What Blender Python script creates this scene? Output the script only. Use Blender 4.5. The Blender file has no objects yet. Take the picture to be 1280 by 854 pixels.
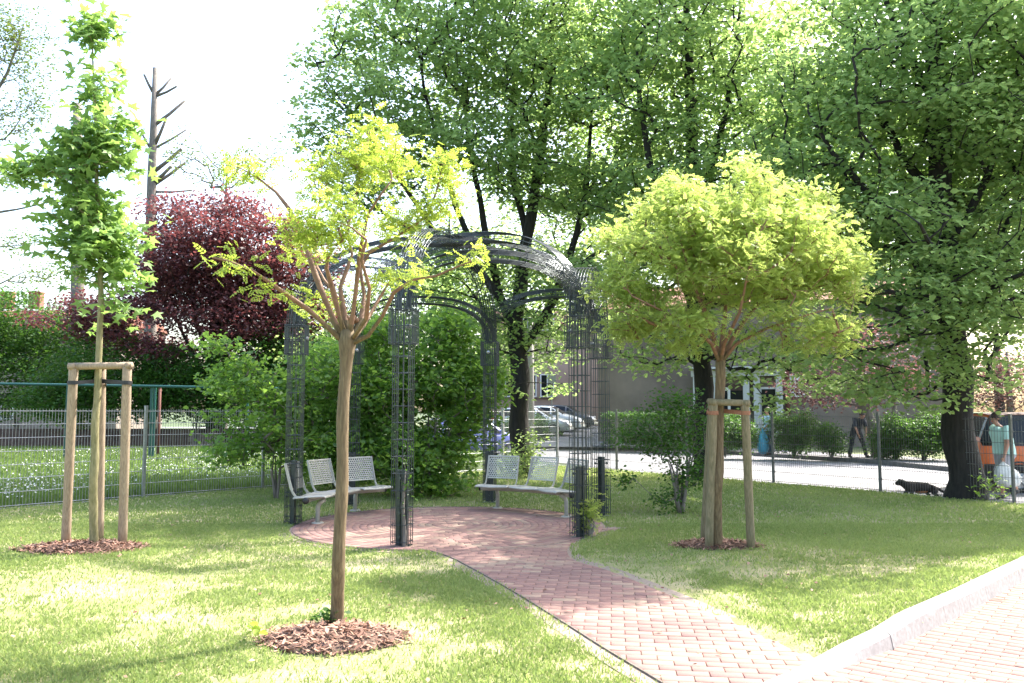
import bpy, bmesh, math, random
import numpy as np
from mathutils import Vector, Matrix
R = math.radians
F = 1038.0; PITCH = math.atan(87 / F); CH = 1.6
cp, sp = math.cos(PITCH), math.sin(PITCH)
scene = bpy.context.scene
COL = scene.collection

def ray(x, y):
    u = (x - 640) / F; v = (427 - y) / F
    return (u, cp - v * sp, sp + v * cp)
def P(x, y, D):                                  # photo pixel at forward distance D -> world
    d = ray(x, y); s = D / d[1]
    return Vector((d[0] * s, D, CH + d[2] * s))
def G(x, y, z=0.0):                              # photo pixel on the plane z
    d = ray(x, y); s = (z - CH) / d[2]
    return Vector((d[0] * s, d[1] * s, z))

# ------------------------------------------------------------ materials
MATS = {}
def newmat(name):
    m = bpy.data.materials.new(name); m.use_nodes = True
    nt = m.node_tree
    for n in list(nt.nodes): nt.nodes.remove(n)
    out = nt.nodes.new('ShaderNodeOutputMaterial')
    MATS[name] = m
    return m, nt, out
def N(nt, t, **kw):
    n = nt.nodes.new(t)
    for k, v in kw.items():
        if k in n.inputs.keys(): n.inputs[k].default_value = v
        else: setattr(n, k, v)
    return n
def ramp(nt, fac, stops):
    r = nt.nodes.new('ShaderNodeValToRGB')
    e = r.color_ramp.elements
    while len(e) < len(stops): e.new(0.5)
    for i, (p, c) in enumerate(stops):
        e[i].position = p; e[i].color = (c[0], c[1], c[2], 1)
    nt.links.new(fac, r.inputs[0])
    return r.outputs[0]
def noise(nt, scale, detail=4, rough=0.6, vec=None, stretch=None):
    tc = nt.nodes.new('ShaderNodeTexCoord'); src = tc.outputs['Object']
    if stretch:
        mp = nt.nodes.new('ShaderNodeMapping'); mp.inputs['Scale'].default_value = stretch
        nt.links.new(src, mp.inputs[0]); src = mp.outputs[0]
    n = nt.nodes.new('ShaderNodeTexNoise'); n.inputs['Scale'].default_value = scale
    n.inputs['Detail'].default_value = detail; n.inputs['Roughness'].default_value = rough
    nt.links.new(src, n.inputs['Vector'])
    return n.outputs['Fac']
def mix(nt, fac, a, b, mode='MIX'):
    m = nt.nodes.new('ShaderNodeMix'); m.data_type = 'RGBA'; m.blend_type = mode
    for sock, val in ((m.inputs[0], fac), (m.inputs[6], a), (m.inputs[7], b)):
        if hasattr(val, 'links'): nt.links.new(val, sock)
        else: sock.default_value = val if isinstance(val, float) else (*val, 1)
    return m.outputs[2]
def bump(nt, h, strength=0.3, dist=0.01):
    b = nt.nodes.new('ShaderNodeBump'); b.inputs['Strength'].default_value = strength
    b.inputs['Distance'].default_value = dist; nt.links.new(h, b.inputs['Height'])
    return b.outputs[0]
def surf(name, stops, scale=8, rough=0.8, metal=0.0, bumps=0.2, bdist=0.01, stretch=None, detail=5, spec=0.5, coat=0.0):
    m, nt, out = newmat(name)
    f = noise(nt, scale, detail, stretch=stretch)
    c = ramp(nt, f, stops)
    b = N(nt, 'ShaderNodeBsdfPrincipled', Roughness=rough, Metallic=metal)
    b.inputs['Specular IOR Level'].default_value = spec
    b.inputs['Coat Weight'].default_value = coat
    nt.links.new(c, b.inputs['Base Color'])
    if bumps: nt.links.new(bump(nt, f, bumps, bdist), b.inputs['Normal'])
    nt.links.new(b.outputs[0], out.inputs[0])
    return m
def leafmat(name, dark, light, trans, tw=0.5, gloss=0.25, rough=0.45):
    m, nt, out = newmat(name)
    at = N(nt, 'ShaderNodeAttribute'); at.attribute_name = 'tint'
    c = ramp(nt, at.outputs['Fac'], [(0.0, dark), (1.0, light)])
    t = ramp(nt, at.outputs['Fac'], [(0.0, tuple(v * 0.75 for v in trans)), (1.0, trans)])
    d = N(nt, 'ShaderNodeBsdfPrincipled', Roughness=rough); d.inputs['Specular IOR Level'].default_value = gloss
    nt.links.new(c, d.inputs['Base Color'])
    tr = N(nt, 'ShaderNodeBsdfTranslucent'); nt.links.new(t, tr.inputs[0])
    ms = N(nt, 'ShaderNodeMixShader'); ms.inputs[0].default_value = tw
    nt.links.new(d.outputs[0], ms.inputs[1]); nt.links.new(tr.outputs[0], ms.inputs[2])
    nt.links.new(ms.outputs[0], out.inputs[0])
    return m
def plain(name, col, rough=0.5, metal=0.0, coat=0.0, trans=0.0, spec=0.5):
    m, nt, out = newmat(name)
    b = N(nt, 'ShaderNodeBsdfPrincipled', Roughness=rough, Metallic=metal)
    b.inputs['Specular IOR Level'].default_value = spec
    b.inputs['Coat Weight'].default_value = coat
    b.inputs['Transmission Weight'].default_value = trans
    f = noise(nt, 25, 3)
    c = ramp(nt, f, [(0.3, tuple(v * 0.88 for v in col)), (0.7, tuple(min(1, v * 1.08) for v in col))])
    nt.links.new(c, b.inputs['Base Color'])
    nt.links.new(b.outputs[0], out.inputs[0])
    return m

M_lime = leafmat('lime_leaf', (0.085, 0.140, 0.060), (0.190, 0.265, 0.110), (0.50, 0.70, 0.22), 0.56)
M_limeb = leafmat('lime_leaf_light', (0.090, 0.145, 0.060), (0.180, 0.250, 0.100), (0.48, 0.64, 0.20), 0.54)
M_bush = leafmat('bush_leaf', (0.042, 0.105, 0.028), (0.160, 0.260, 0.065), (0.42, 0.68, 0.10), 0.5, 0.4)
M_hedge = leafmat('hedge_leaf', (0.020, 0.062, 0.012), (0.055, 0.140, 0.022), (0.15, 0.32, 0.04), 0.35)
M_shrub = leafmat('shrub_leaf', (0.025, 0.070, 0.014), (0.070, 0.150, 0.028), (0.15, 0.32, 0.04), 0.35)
M_robinia = leafmat('robinia_leaf', (0.17, 0.26, 0.035), (0.34, 0.43, 0.080), (0.54, 0.68, 0.10), 0.5)
M_robinia2 = leafmat('robinia_leaf_green', (0.18, 0.25, 0.060), (0.34, 0.42, 0.12), (0.60, 0.74, 0.18), 0.62)
M_maple = leafmat('maple_leaf', (0.085, 0.170, 0.050), (0.24, 0.35, 0.12), (0.40, 0.62, 0.14), 0.45)
M_copper = leafmat('copper_leaf', (0.062, 0.028, 0.030), (0.180, 0.078, 0.078), (0.30, 0.090, 0.090), 0.42, 0.5)
M_plum = leafmat('plum_leaf', (0.065, 0.033, 0.036), (0.15, 0.080, 0.082), (0.24, 0.11, 0.10), 0.4)
M_pale = leafmat('pale_leaf', (0.07, 0.12, 0.02), (0.15, 0.21, 0.04), (0.20, 0.27, 0.05), 0.35)
M_blade = leafmat('grass_blade', (0.100, 0.175, 0.048), (0.335, 0.370, 0.150), (0.37, 0.48, 0.13), 0.42, 0.2, 0.6)
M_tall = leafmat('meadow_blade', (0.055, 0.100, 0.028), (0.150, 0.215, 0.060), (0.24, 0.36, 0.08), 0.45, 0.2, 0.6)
M_daisy = leafmat('daisy_petal', (0.70, 0.70, 0.66), (0.80, 0.80, 0.76), (0.7, 0.7, 0.66), 0.2)
M_dand = plain('dandelion', (0.85, 0.45, 0.03), 0.8)
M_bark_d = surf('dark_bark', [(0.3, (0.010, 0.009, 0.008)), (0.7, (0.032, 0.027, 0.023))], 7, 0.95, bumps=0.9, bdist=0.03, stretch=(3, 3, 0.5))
M_bark_y = surf('young_bark', [(0.25, (0.070, 0.048, 0.024)), (0.5, (0.14, 0.098, 0.050)), (0.75, (0.22, 0.165, 0.09))], 16, 0.85, bumps=0.7, bdist=0.008, stretch=(4, 4, 0.5))
M_bark_b = surf('branch_bark', [(0.3, (0.14, 0.070, 0.038)), (0.7, (0.26, 0.145, 0.085))], 18, 0.7, bumps=0.4, bdist=0.005)
M_bark_m = surf('maple_bark', [(0.3, (0.13, 0.12, 0.045)), (0.7, (0.30, 0.26, 0.14))], 12, 0.8, bumps=0.4, bdist=0.005, stretch=(3, 3, 0.7))
M_bark_g = surf('grey_bark', [(0.3, (0.09, 0.08, 0.07)), (0.7, (0.22, 0.19, 0.165))], 7, 0.9, bumps=0.6, bdist=0.02, stretch=(3, 3, 0.5))
M_stake = surf('round_timber', [(0.2, (0.15, 0.105, 0.07)), (0.5, (0.30, 0.225, 0.155)), (0.8, (0.42, 0.33, 0.24))], 14, 0.8, bumps=0.5, bdist=0.004, stretch=(6, 6, 0.35))
M_stakeg = surf('mossy_timber', [(0.2, (0.10, 0.09, 0.045)), (0.5, (0.19, 0.16, 0.09)), (0.8, (0.32, 0.25, 0.165))], 10, 0.85, bumps=0.5, bdist=0.004, stretch=(6, 6, 0.35))
M_band = surf('black_webbing', [(0.3, (0.012, 0.012, 0.014)), (0.7, (0.03, 0.03, 0.034))], 40, 0.5)
M_bandr = surf('coconut_webbing', [(0.3, (0.22, 0.095, 0.05)), (0.7, (0.36, 0.17, 0.10))], 60, 0.9)
M_wire = plain('anthracite_steel', (0.050, 0.062, 0.068), 0.30, 0.5)
M_galv = surf('galvanised_steel', [(0.3, (0.28, 0.29, 0.30)), (0.7, (0.42, 0.43, 0.44))], 30, 0.35, metal=0.7, bumps=0)
M_fence = surf('weathered_fence_steel', [(0.3, (0.09, 0.098, 0.092)), (0.7, (0.16, 0.17, 0.16))], 30, 0.45, metal=0.4, bumps=0)
M_greenst = plain('green_steel', (0.012, 0.075, 0.062), 0.4, 0.1)
M_rust = plain('rust_red_paint', (0.11, 0.035, 0.024), 0.8)
M_bench = plain('bench_grey', (0.40, 0.39, 0.35), 0.42, 0.15)
M_black = plain('black_plastic', (0.015, 0.015, 0.016), 0.5)
M_mulch = leafmat('bark_chip', (0.11, 0.045, 0.030), (0.44, 0.27, 0.19), (0.1, 0.05, 0.04), 0.0, 0.3, 0.8)
M_soil = surf('soil', [(0.3, (0.06, 0.035, 0.024)), (0.7, (0.16, 0.10, 0.07))], 30, 0.95, bumps=0.8, bdist=0.02)
M_conc = surf('kerb_concrete', [(0.3, (0.23, 0.215, 0.205)), (0.7, (0.35, 0.335, 0.32))], 26, 0.9, bumps=0.3, bdist=0.004, detail=8)
M_edge = surf('edging', [(0.3, (0.10, 0.08, 0.065)), (0.7, (0.2, 0.165, 0.14))], 40, 0.9)
M_asph = surf('asphalt', [(0.3, (0.14, 0.14, 0.145)), (0.7, (0.22, 0.215, 0.225))], 3, 0.9, bumps=0.2, bdist=0.005, detail=9)
M_pave = surf('pavement_slabs', [(0.3, (0.12, 0.115, 0.12)), (0.7, (0.18, 0.175, 0.18))], 4, 0.9, bumps=0.2, bdist=0.005, detail=9)
M_kerbd = surf('granite_kerb', [(0.3, (0.07, 0.068, 0.07)), (0.7, (0.15, 0.145, 0.145))], 8, 0.85)
M_verge = surf('verge_ground', [(0.3, (0.05, 0.075, 0.02)), (0.55, (0.12, 0.14, 0.05)), (0.75, (0.30, 0.27, 0.2))], 1.6, 0.95, bumps=0.4, bdist=0.02, detail=8)
M_wall = surf('rendered_wall', [(0.3, (0.13, 0.105, 0.085)), (0.7, (0.25, 0.205, 0.17))], 0.45, 0.95, bumps=0.15, bdist=0.01, detail=9)
M_wallp = surf('pink_wall', [(0.25, (0.30, 0.20, 0.15)), (0.75, (0.42, 0.30, 0.24))], 0.9, 0.95, bumps=0.15, bdist=0.01, detail=9)
M_plinth = surf('plinth', [(0.3, (0.16, 0.13, 0.11)), (0.7, (0.25, 0.21, 0.18))], 3, 0.95)
M_white = plain('white_paint', (0.72, 0.72, 0.70), 0.5)
M_offw = plain('door_surround', (0.48, 0.50, 0.48), 0.6)
M_glassd = plain('dark_glass', (0.012, 0.015, 0.018), 0.12, 0.0, 0.0, spec=.3)
M_rooft = surf('roof_tile', [(0.3, (0.16, 0.06, 0.04)), (0.7, (0.28, 0.12, 0.08))], 8, 0.85)
M_silver = plain('silver_paint', (0.62, 0.65, 0.66), 0.28, 0.35, 0.6)
M_whitec = plain('white_car_paint', (0.74, 0.78, 0.77), 0.3, 0.0, 0.6)
M_darkc = plain('dark_car_paint', (0.05, 0.055, 0.065), 0.3, 0.2, 0.6)
M_bluec = plain('blue_car_paint', (0.10, 0.115, 0.40), 0.3, 0.1, 0.6)
M_orange = plain('orange_paint', (0.62, 0.13, 0.025), 0.4, 0.0, 0.3)
M_tyre = plain('tyre', (0.02, 0.02, 0.02), 0.85)
M_rim = plain('alloy_rim', (0.45, 0.46, 0.47), 0.35, 0.8)
M_red = plain('red_lens', (0.45, 0.02, 0.015), 0.2)
M_lens = plain('clear_lens', (0.7, 0.72, 0.74), 0.15, 0.2)
M_skin = plain('skin', (0.42, 0.22, 0.15), 0.6)
M_hair = plain('brown_hair', (0.045, 0.024, 0.018), 0.6)
M_mint = surf('mint_cotton', [(0.3, (0.36, 0.58, 0.52)), (0.7, (0.46, 0.68, 0.62))], 6, 0.9, bumps=0.4, bdist=0.02)
M_greyc = surf('grey_cotton', [(0.3, (0.24, 0.24, 0.26)), (0.7, (0.34, 0.34, 0.36))], 8, 0.9, bumps=0.4, bdist=0.02)
M_bagw = surf('pale_plastic_bag', [(0.3, (0.48, 0.50, 0.47)), (0.7, (0.66, 0.67, 0.64))], 9, 0.5, bumps=0.8, bdist=0.03)
M_bagb = surf('blue_plastic_bag', [(0.3, (0.03, 0.22, 0.38)), (0.7, (0.06, 0.36, 0.55))], 9, 0.45, bumps=0.8, bdist=0.03)
M_shirtb = surf('light_blue_cotton', [(0.3, (0.28, 0.45, 0.62)), (0.7, (0.42, 0.60, 0.76))], 8, 0.9, bumps=0.4, bdist=0.02)
M_jeans = surf('denim', [(0.3, (0.035, 0.07, 0.14)), (0.7, (0.07, 0.12, 0.22))], 10, 0.9, bumps=0.3, bdist=0.01)
M_darkcl = surf('dark_cotton', [(0.3, (0.022, 0.024, 0.034)), (0.7, (0.045, 0.045, 0.06))], 10, 0.9, bumps=0.3, bdist=0.01)
M_furb = surf('black_fur', [(0.3, (0.014, 0.011, 0.010)), (0.7, (0.045, 0.032, 0.026))], 30, 0.85, bumps=0.6, bdist=0.01)
M_furt = surf('tan_fur', [(0.3, (0.26, 0.09, 0.03)), (0.7, (0.40, 0.17, 0.07))], 30, 0.9, bumps=0.6, bdist=0.01)
M_stone = surf('low_wall_stone', [(0.3, (0.16, 0.125, 0.10)), (0.7, (0.26, 0.21, 0.17))], 9, 0.95, bumps=0.4, bdist=0.02)
M_woodr = surf('red_brown_boards', [(0.3, (0.06, 0.035, 0.03)), (0.7, (0.13, 0.085, 0.07))], 5, 0.9)

def paver_mat():
    m, nt, out = newmat('clay_pavers')
    at = N(nt, 'ShaderNodeAttribute'); at.attribute_name = 'tint'
    c = ramp(nt, at.outputs['Fac'], [(0.0, (0.185, 0.092, 0.086)), (0.25, (0.235, 0.118, 0.104)), (0.5, (0.27, 0.145, 0.120)),
                                     (0.75, (0.31, 0.200, 0.150)), (1.0, (0.35, 0.26, 0.185))])
    f = noise(nt, 9, 8)
    c2 = mix(nt, f, c, mix(nt, 0.40, c, (0.27, 0.20, 0.17)))
    f2 = noise(nt, 120, 3)
    c3 = mix(nt, 0.25, c2, ramp(nt, f2, [(0.3, (0.14, 0.085, 0.07)), (0.7, (0.34, 0.26, 0.22))]))
    b = N(nt, 'ShaderNodeBsdfPrincipled', Roughness=0.9)
    b.inputs['Specular IOR Level'].default_value = .2
    nt.links.new(c3, b.inputs['Base Color'])
    nt.links.new(bump(nt, f2, 0.3, 0.003), b.inputs['Normal'])
    nt.links.new(b.outputs[0], out.inputs[0])
    return m
M_paver = paver_mat()
M_sand = surf('joint_sand', [(0.3, (0.20, 0.15, 0.12)), (0.7, (0.30, 0.24, 0.19))], 30, 0.95)

def lawn_mat():
    m, nt, out = newmat('lawn_soil')
    f = noise(nt, 1.1, 6, 0.65); f2 = noise(nt, 45, 4, 0.7)
    a = ramp(nt, f, [(0.36, (0.14, 0.18, 0.045)), (0.48, (0.26, 0.25, 0.10)), (0.60, (0.42, 0.35, 0.22))])
    c = mix(nt, 0.45, a, ramp(nt, f2, [(0.35, (0.08, 0.11, 0.02)), (0.65, (0.40, 0.37, 0.18))]))
    b = N(nt, 'ShaderNodeBsdfPrincipled', Roughness=0.95)
    nt.links.new(c, b.inputs['Base Color'])
    nt.links.new(bump(nt, f2, 0.8, 0.02), b.inputs['Normal'])
    nt.links.new(b.outputs[0], out.inputs[0])
    return m
M_lawn = lawn_mat()
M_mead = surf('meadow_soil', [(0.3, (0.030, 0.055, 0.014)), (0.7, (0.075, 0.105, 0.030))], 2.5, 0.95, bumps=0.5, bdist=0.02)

# ------------------------------------------------------------ objects
def tag(o, label=None, cat=None, group=None, kind=None):
    if label: o['label'] = label
    if cat: o['category'] = cat
    if group: o['group'] = group
    if kind: o['kind'] = kind
    return o
def empty(name, loc, label, cat, group=None, rz=0.0):
    o = bpy.data.objects.new(name, None); COL.objects.link(o)
    o.location = loc; o.rotation_euler = (0, 0, rz); o.empty_display_size = 0.2
    return tag(o, label, cat, group)
def link(name, me, mats, parent=None):
    o = bpy.data.objects.new(name, me); COL.objects.link(o)
    for m in (mats if isinstance(mats, (list, tuple)) else [mats]): me.materials.append(m)
    if parent is not None:
        o.parent = parent
    return o
def fast(name, V, Fc, mats, parent=None, tint=None, smooth=False, mi=None, local=None):
    """V (n,3), Fc (m,k) with one k, or list of such arrays"""
    V = np.asarray(V, dtype=np.float32)
    if local is not None: V = V - np.array(local, dtype=np.float32)
    Fs = Fc if isinstance(Fc, list) else [Fc]
    me = bpy.data.meshes.new(name)
    me.vertices.add(len(V)); me.vertices.foreach_set('co', V.ravel())
    tot = sum(f.size for f in Fs); nf = sum(len(f) for f in Fs)
    me.loops.add(tot); me.loops.foreach_set('vertex_index', np.concatenate([f.ravel() for f in Fs]).astype(np.int32))
    me.polygons.add(nf)
    cnt = np.concatenate([np.full(len(f), f.shape[1], np.int32) for f in Fs])
    st = np.concatenate([[0], np.cumsum(cnt)[:-1]]).astype(np.int32)
    me.polygons.foreach_set('loop_start', st)
    if smooth: me.polygons.foreach_set('use_smooth', np.ones(nf, bool))
    if mi is not None: me.polygons.foreach_set('material_index', np.asarray(mi, np.int32))
    me.update(calc_edges=True)
    if tint is not None:
        a = me.attributes.new('tint', 'FLOAT', 'POINT'); a.data.foreach_set('value', np.asarray(tint, np.float32))
    return link(name, me, mats, parent)

class MB:
    def __init__(s): s.v = []; s.f = []; s.m = []
    def add(s, vs, fs, m=0):
        b = len(s.v); s.v += [tuple(v) for v in vs]
        for f in fs: s.f.append([b + i for i in f]); s.m.append(m)
    def box(s, c, size, M=None, m=0):
        x, y, z = (v / 2 for v in size)
        vs = [Vector((a * x, b * y, d * z)) for d in (-1, 1) for a, b in ((-1, -1), (1, -1), (1, 1), (-1, 1))]
        if M is not None: vs = [M @ v for v in vs]
        vs = [v + Vector(c) for v in vs]
        s.add(vs, [(3, 2, 1, 0), (4, 5, 6, 7), (0, 1, 5, 4), (1, 2, 6, 5), (2, 3, 7, 6), (3, 0, 4, 7)], m); return s
    def bar(s, a, b, w, h, up=(0, 0, 1), m=0):
        a = Vector(a); b = Vector(b); d = b - a; L = d.length; d.normalize()
        u = Vector(up); r = d.cross(u)
        if r.length < 1e-4: r = d.cross(Vector((1, 0, 0)))
        r.normalize(); u = r.cross(d)
        M = Matrix((d, r, u)).transposed()
        return s.box((a + b) / 2, (L, w, h), M, m)
    def tube(s, pts, rad, n=8, cap=True, m=0):
        pts = [Vector(p) for p in pts]
        if not hasattr(rad, '__len__'): rad = [rad] * len(pts)
        rings = []; pr = None
        for i, p in enumerate(pts):
            d = (pts[min(i + 1, len(pts) - 1)] - pts[max(i - 1, 0)])
            d = d.normalized() if d.length > 1e-9 else Vector((0, 0, 1))
            if pr is None:
                pr = d.orthogonal().normalized()
            else:
                pr = (pr - d * pr.dot(d))
                pr = pr.normalized() if pr.length > 1e-6 else d.orthogonal().normalized()
            q = d.cross(pr)
            rings.append([p + (pr * math.cos(2 * math.pi * k / n) + q * math.sin(2 * math.pi * k / n)) * rad[i] for k in range(n)])
        vs = [v for r in rings for v in r]
        fs = [(i * n + k, i * n + (k + 1) % n, (i + 1) * n + (k + 1) % n, (i + 1) * n + k) for i in range(len(pts) - 1) for k in range(n)]
        if cap: fs += [tuple(range(n - 1, -1, -1)), tuple((len(pts) - 1) * n + k for k in range(n))]
        s.add(vs, fs, m); return s
    def lathe(s, prof, c=(0, 0, 0), n=16, M=None, m=0):
        vs = []
        for r, z in prof:
            for k in range(n):
                v = Vector((r * math.cos(2 * math.pi * k / n), r * math.sin(2 * math.pi * k / n), z))
                vs.append((M @ v if M is not None else v) + Vector(c))
        fs = [(i * n + k, i * n + (k + 1) % n, (i + 1) * n + (k + 1) % n, (i + 1) * n + k) for i in range(len(prof) - 1) for k in range(n)]
        s.add(vs, fs, m); return s
    def quad(s, a, b, c, d, m=0): s.add([a, b, c, d], [(0, 1, 2, 3)], m); return s
    def build(s, name, mats, parent=None, smooth=False, bevel=0.0, loc=None):
        me = bpy.data.meshes.new(name)
        vs = s.v
        if loc is not None: vs = [(v[0] - loc[0], v[1] - loc[1], v[2] - loc[2]) for v in vs]
        me.from_pydata(vs, [], s.f)
        me.polygons.foreach_set('material_index', s.m)
        if smooth: me.polygons.foreach_set('use_smooth', [True] * len(s.f))
        me.update()
        o = link(name, me, mats, parent)
        if loc is not None and parent is None: o.location = loc
        if bevel:
            b = o.modifiers.new('bevel', 'BEVEL'); b.width = bevel; b.segments = 2; b.limit_method = 'ANGLE'
        return o
def copy_tree(o, parent=None):
    c = o.copy(); COL.objects.link(c); c.parent = parent
    for ch in list(o.children): copy_tree(ch, c)
    return c

# ------------------------------------------------------------ numpy foliage
def vnoise(x, y, s, seed=0):
    x = np.asarray(x) * s; y = np.asarray(y) * s
    xi = np.floor(x).astype(int); yi = np.floor(y).astype(int); fx = x - xi; fy = y - yi
    fx = fx * fx * (3 - 2 * fx); fy = fy * fy * (3 - 2 * fy)
    def h(a, b):
        n = (a * 374761393 + b * 668265263 + seed * 362437) & 0x7fffffff
        n = ((n ^ (n >> 13)) * 1274126177) & 0x7fffffff
        return ((n ^ (n >> 16)) & 0xffff) / 65535.0
    return (h(xi, yi) * (1 - fx) + h(xi + 1, yi) * fx) * (1 - fy) + (h(xi, yi + 1) * (1 - fx) + h(xi + 1, yi + 1) * fx) * fy

LEAF = (np.array([(0, 0, 0), (-.38, .3, .10), (-.27, .72, .06), (0, 1, -.10), (.27, .72, .06), (.38, .3, .10)], float),
        np.array([(0, 3, 2, 1), (0, 5, 4, 3)]))
KITE = (np.array([(0, 0, 0), (-.36, .45, .06), (0, 1, -.06), (.36, .45, .06)], float), np.array([(0, 3, 2, 1)]))
def _maple():
    ang = [-90, -28, -38 + 50, 30, 62, 90, 118, 150, 168, 208]
    pts = [(-90, .12), (-20, .55), (8, .38), (32, .82), (58, .42), (90, 1.0), (122, .42), (148, .82), (172, .38), (200, .55)]
    v = [(0, 0.32, 0.03)] + [(r * math.cos(R(a)) * .95, .32 + r * .68 * math.sin(R(a)), -0.12 * r * r) for a, r in pts]
    n = len(pts)
    return np.array(v), np.array([(0, 1 + i, 1 + (i + 1) % n) for i in range(n)])
MAPLE = _maple()
def _pinnate():
    v = []; f = []
    def lf(bx, by, dx, dy, L, w):
        b = len(v); nx, ny = -dy, dx
        v.extend([(bx, by, 0), (bx + dx * L * .5 + nx * w, by + dy * L * .5 + ny * w, .03), (bx + dx * L, by + dy * L, -.04), (bx + dx * L * .5 - nx * w, by + dy * L * .5 - ny * w, .03)])
        f.append((b, b + 3, b + 2, b + 1))
    for i in range(4):
        y = .16 + .2 * i
        for s in (-1, 1): lf(0, y, s * .87, .5, .30 - .02 * i, .085)
    lf(0, .85, 0, 1, .26, .08)
    return np.array(v), np.array(f)
PINN = _pinnate()

def leaves_np(C, T, size, rng, up=0.9, out=None, outw=0.0, droop=0.0):
    """C (n,3) leaf bases; T template; returns V,F,tint"""
    n = len(C); tv, tf = T
    nrm = rng.normal(size=(n, 3)); nrm /= np.linalg.norm(nrm, axis=1)[:, None]
    nrm[:, 2] = np.abs(nrm[:, 2]); nrm[:, 2] += up
    nrm /= np.linalg.norm(nrm, axis=1)[:, None]
    d = rng.normal(size=(n, 3))
    if out is not None: d = d + out * outw
    d[:, 2] -= droop
    d -= nrm * np.sum(d * nrm, axis=1)[:, None]; d /= np.linalg.norm(d, axis=1)[:, None] + 1e-9
    s = np.cross(d, nrm)
    sz = size * rng.uniform(.65, 1.25, n)
    V = (C[:, None, :] + sz[:, None, None] * (tv[None, :, 0, None] * s[:, None, :] + tv[None, :, 1, None] * d[:, None, :] + tv[None, :, 2, None] * nrm[:, None, :]))
    Fc = (np.arange(n) * len(tv))[:, None, None] + tf[None]
    return V.reshape(-1, 3), Fc.reshape(-1, tf.shape[1]), np.repeat(np.clip(rng.beta(2, 2, n), 0, 1), len(tv))

def blob_tips(blobs, n, rng, shell=0.55, mind=0.0, gap=0.0, gs=1.0):
    """blobs: (center xyz, (rx,ry,rz)[, weight])"""
    w = np.array([b[1][0] * b[1][1] * b[1][2] * (b[2] if len(b) > 2 else 1) for b in blobs]) ** 0.8; w /= w.sum()
    pick = rng.choice(len(blobs), n, p=w)
    d = rng.normal(size=(n, 3)); d /= np.linalg.norm(d, axis=1)[:, None]
    r = rng.uniform(0, 1, n) ** (shell)
    r *= 1 + 0.10 * rng.normal(size=n)
    Cc = np.array([tuple(b[0]) for b in blobs])[pick]; Rr = np.array([b[1] for b in blobs])[pick]
    p = Cc + d * Rr * r[:, None]
    if gap > 0:
        g_ = .65 * vnoise(p[:, 0] + .6 * p[:, 2], 1.4 * p[:, 2] - .5 * p[:, 1], gs, 77) + .35 * vnoise(p[:, 0] - .4 * p[:, 1], 1.6 * p[:, 2] + .3 * p[:, 0], 2.3 * gs, 78)
        p = p[g_ > gap]
    if mind > 0:                                    # thin out tips that crowd each other
        keep = []; cell = {}
        for i, q in enumerate(p):
            k = tuple(np.floor(q / mind).astype(int)); ok = True
            for a in (-1, 0, 1):
                for b in (-1, 0, 1):
                    for c in (-1, 0, 1):
                        for j in cell.get((k[0] + a, k[1] + b, k[2] + c), ()):
                            if np.sum((p[j] - q) ** 2) < mind * mind: ok = False; break
                        if not ok: break
                    if not ok: break
                if not ok: break
            if ok: keep.append(i); cell.setdefault(k, []).append(i)
        p = p[keep]
    return p
def resample(pts, rad, step):
    P_ = []; R_ = []
    for i in range(len(pts) - 1):
        a = Vector(pts[i]); b = Vector(pts[i + 1]); k = max(1, int((b - a).length / step))
        for j in range(k):
            P_.append(tuple(a.lerp(b, j / k))); R_.append(rad[i] + (rad[i + 1] - rad[i]) * j / k)
    P_.append(tuple(pts[-1])); R_.append(rad[-1])
    return P_, R_
def grow(stems, tips, rng, step=0.4, rtip=0.006, expo=0.5, jit=0.12, minz=-9, sag=0.15):
    """stems: list of (pts, radii, parent_stem or None). Returns frustum arrays for the branches that reach every tip."""
    pos = []; par = []; fixed = []
    for pts, rad in stems:
        pp, rr = resample(pts, rad, step * .7)
        base = len(pos)
        link_to = -1
        if base:
            q = np.array(pos); link_to = int(np.argmin(np.sum((q - np.array(pp[0])) ** 2, axis=1)))
        for i, p in enumerate(pp):
            pos.append(p); par.append(link_to if i == 0 else len(pos) - 2); fixed.append(rr[i])
    ns = len(pos)
    cap = ns + len(tips) * 14
    A = np.zeros((cap, 3)); A[:ns] = pos; par = par + [0] * (cap - ns); n = ns
    ok = np.ones(cap, bool)
    ok[:ns] = A[:ns, 2] >= minz
    dist = np.array([np.min(np.sum((A[:ns] - t) ** 2, axis=1)) for t in tips])
    leaf = np.zeros(cap); tipn = []
    for ti in np.argsort(dist):
        t = tips[ti]
        dv = t - A[:n]; d = np.sqrt(np.sum(dv ** 2, axis=1)) + 1e-6
        cost = d * (1 + 0.9 * np.maximum(0, 0.35 - dv[:, 2] / d))
        cost[~ok[:n]] = 1e9
        j = int(np.argmin(cost)); L = d[j]
        k = min(12, max(1, int(math.ceil(L / step))))
        a = A[j]; mid = (a + t) / 2 + rng.normal(size=3) * jit * L; mid[2] += sag * L * .5
        prev = j
        for s in range(1, k + 1):
            u = s / k
            A[n] = a * (1 - u) ** 2 + mid * 2 * u * (1 - u) + t * u * u
            par[n] = prev; prev = n; n += 1
        leaf[n - 1] = 1; tipn.append(n - 1)
    cnt = leaf.copy()
    for i in range(n - 1, 0, -1):
        if par[i] >= 0: cnt[par[i]] += cnt[i]
    rad = rtip * np.maximum(cnt, 1) ** expo
    sp_ = np.arange(ns, n); pa = np.array(par[:n])[sp_]
    r0 = np.minimum(rad[pa], rad[sp_] * 1.35)
    for q, i in enumerate(sp_):
        if pa[q] < ns: r0[q] = min(fixed[pa[q]] * .8, rad[i] * 1.3)
    return A[pa], A[sp_], r0, rad[sp_]
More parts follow.
